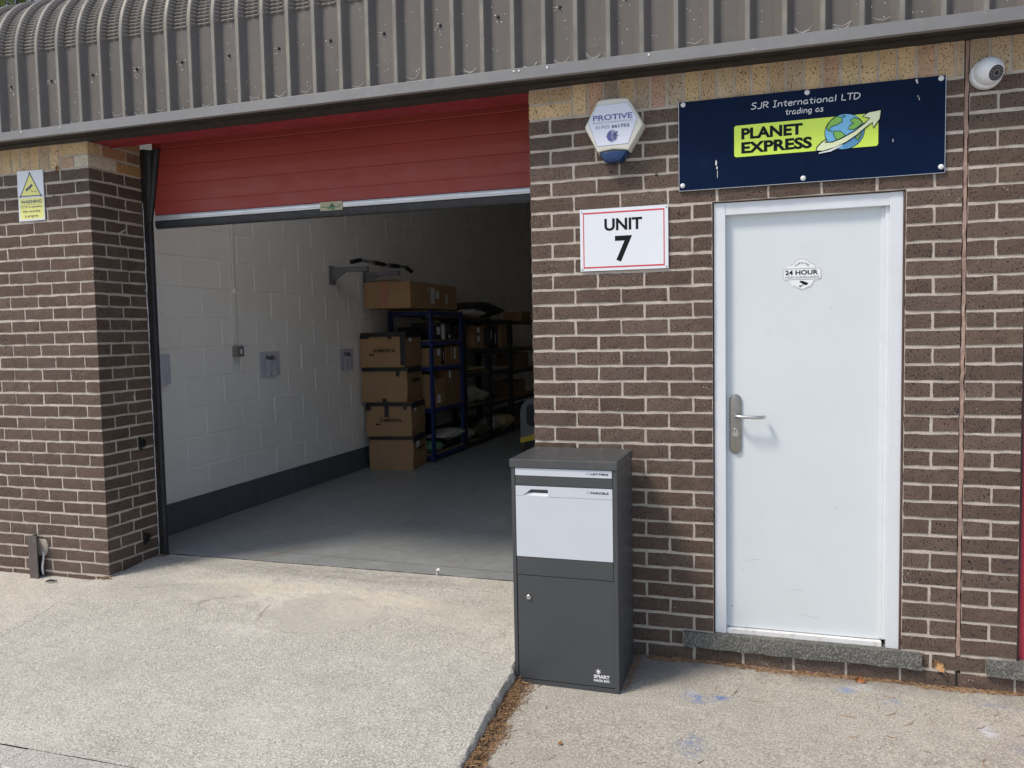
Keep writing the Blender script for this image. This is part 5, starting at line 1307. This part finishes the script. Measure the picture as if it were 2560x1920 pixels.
# on top of the racks
bag('large black holdall on top of the racks', (-2.72, 6.45, 1.6405), .44, 1.25, .21, 'bagk', name='holdall', seed=43, group=None)
bag('white mailer lying in front of the black holdall on the racks', (-2.57, 5.85, 1.6405), .24, .60, .10, 'bagw', name='parcel_bag', seed=47)
bag('flattened grey mailer at the near end of the rack top', (-2.62, 5.46, 1.6405), .30, .34, .045, 'bagc', seed=51)
parcel('brown carton on top of the farthest rack', -2.55, 8.0, 8.45, 1.6055, 1.75, 'card')

def machine():
    c = (-1.33, 4.98, .0215); t = thing('floor_machine', 'grey machine hood with rounded black opening and yellow stripe behind the brick wall edge', 'machine', c)
    def hood(k, y, dz=0): 
        return [(-1.645 * 1, y, .20), (-1.645, y, .54), (-1.628, y, .60), (-1.585, y, .655), (-1.52, y, .685), (-1.14, y, .685), (-1.075, y, .655), (-1.035, y, .60), (-1.015, y, .54), (-1.015, y, .20)]
    m = MB(); m.loft([hood(1, 4.96), hood(1, 5.30)]); b = m.build('hood', MT['machgrey'], t, bevel=.012)
    m = MB(); m.prism([(x, z) for x, z in rrect(-1.565, -1.095, .375, .622, .055)], 4.950, 4.962); m.build('opening', MT['blackpl'], b, bevel=.002)
    m = MB(); m.prism([(-1.642, .175), (-1.642, .232), (-1.40, .300), (-1.018, .300), (-1.018, .235), (-1.40, .235)], 4.952, 4.962); m.build('yellow_stripe', MT['machyel'], b)
    m = MB(); m.box(-1.60, -1.06, 4.98, 5.45, .06, .205); m.build('chassis', MT['blackpl'], t, bevel=.01)
    for x in (-1.62, -1.07):
        m = MB(); m.disc((x, 5.2, .085), .062, .035, (-1 if x < -1.3 else 1, 0, 0), seg=20, rim=.008); m.build('wheel', MT['blackpl'], t)
    return root_fix(t)
machine()

# ------------------------------------------------------------------ trees seen over the roof
def leaf_mat(name, a, b_):
    b = NB(name); col = b.mix(b.ramp(b.noise(1.4, 3), .3, .7), a, b_); m = b.out(col, .6, spec=.3)
    return m
def tree(name, label, base, height, rad, N, m, size, seed):
    rr = random.Random(seed); t = thing(name, label, 'tree', base, group=None); B = Vector(base)
    top = B + Vector((.3, .2, height)); mb = MB()
    P = [B + (top - B) * (i / 8) + Vector((.15 * math.sin(i * 1.3 + seed), .12 * math.cos(i * 1.7), 0)) for i in range(9)]
    mb.tube(P, [.28 * (1 - .85 * i / 8) for i in range(9)], seg=10)
    tips = []
    for i in range(34):
        k = rr.uniform(.30, 1.0); s = B + (top - B) * k; a = rr.uniform(0, 6.283); L = rad * (1.15 - .6 * k) * rr.uniform(.6, 1.1)
        e = s + Vector((math.cos(a) * L, math.sin(a) * L, L * rr.uniform(.1, .6))); mid = (s + e) / 2 + Vector((0, 0, -.08 * L))
        mb.tube([s, mid, e], [.07 * (1.1 - k * .8), .045 * (1.1 - k * .8), .012], seg=6); tips += [(mid, .42), (e, .55), ((mid + e) / 2, .5)]
    mb.build('trunk', MT['bark'], t, smooth=True)
    lb = MB()
    for _ in range(N):
        c, sp = rr.choice(tips); p = c + Vector((rr.gauss(0, sp), rr.gauss(0, sp), rr.gauss(0, sp * .8)))
        n = Vector((rr.gauss(0, 1), rr.gauss(0, 1), rr.gauss(.4, 1))).normalized(); a = n.orthogonal().normalized(); a = Matrix.Rotation(rr.uniform(0, 6.28), 3, n) @ a; b = n.cross(a); s = size * rr.uniform(.6, 1.3)
        lb.add([p - a * s, p + b * s * .45 + n * s * .1, p + a * s, p - b * s * .45 + n * s * .1], [(0, 1, 2, 3)])
    lb.build('crown', MT[m], t, recalc=False)
    return root_fix(t)
MT['leafg'] = leaf_mat('green_leaves', (.075, .115, .022), (.13, .17, .045)); MT['leafd'] = leaf_mat('dark_blue_green_leaves', (.030, .050, .042), (.055, .075, .055))
tree('broadleaf_tree', 'yellow green leafy tree rising behind the ribbed roof', (-15.6, 13.2, -.3), 11.0, 3.0, 9000, 'leafg', .16, 3)
tree('broadleaf_tree', 'dark sparse tree against the sky at the top left corner', (-25.5, 19.6, -.3), 15.5, 3.6, 5200, 'leafd', .20, 8)
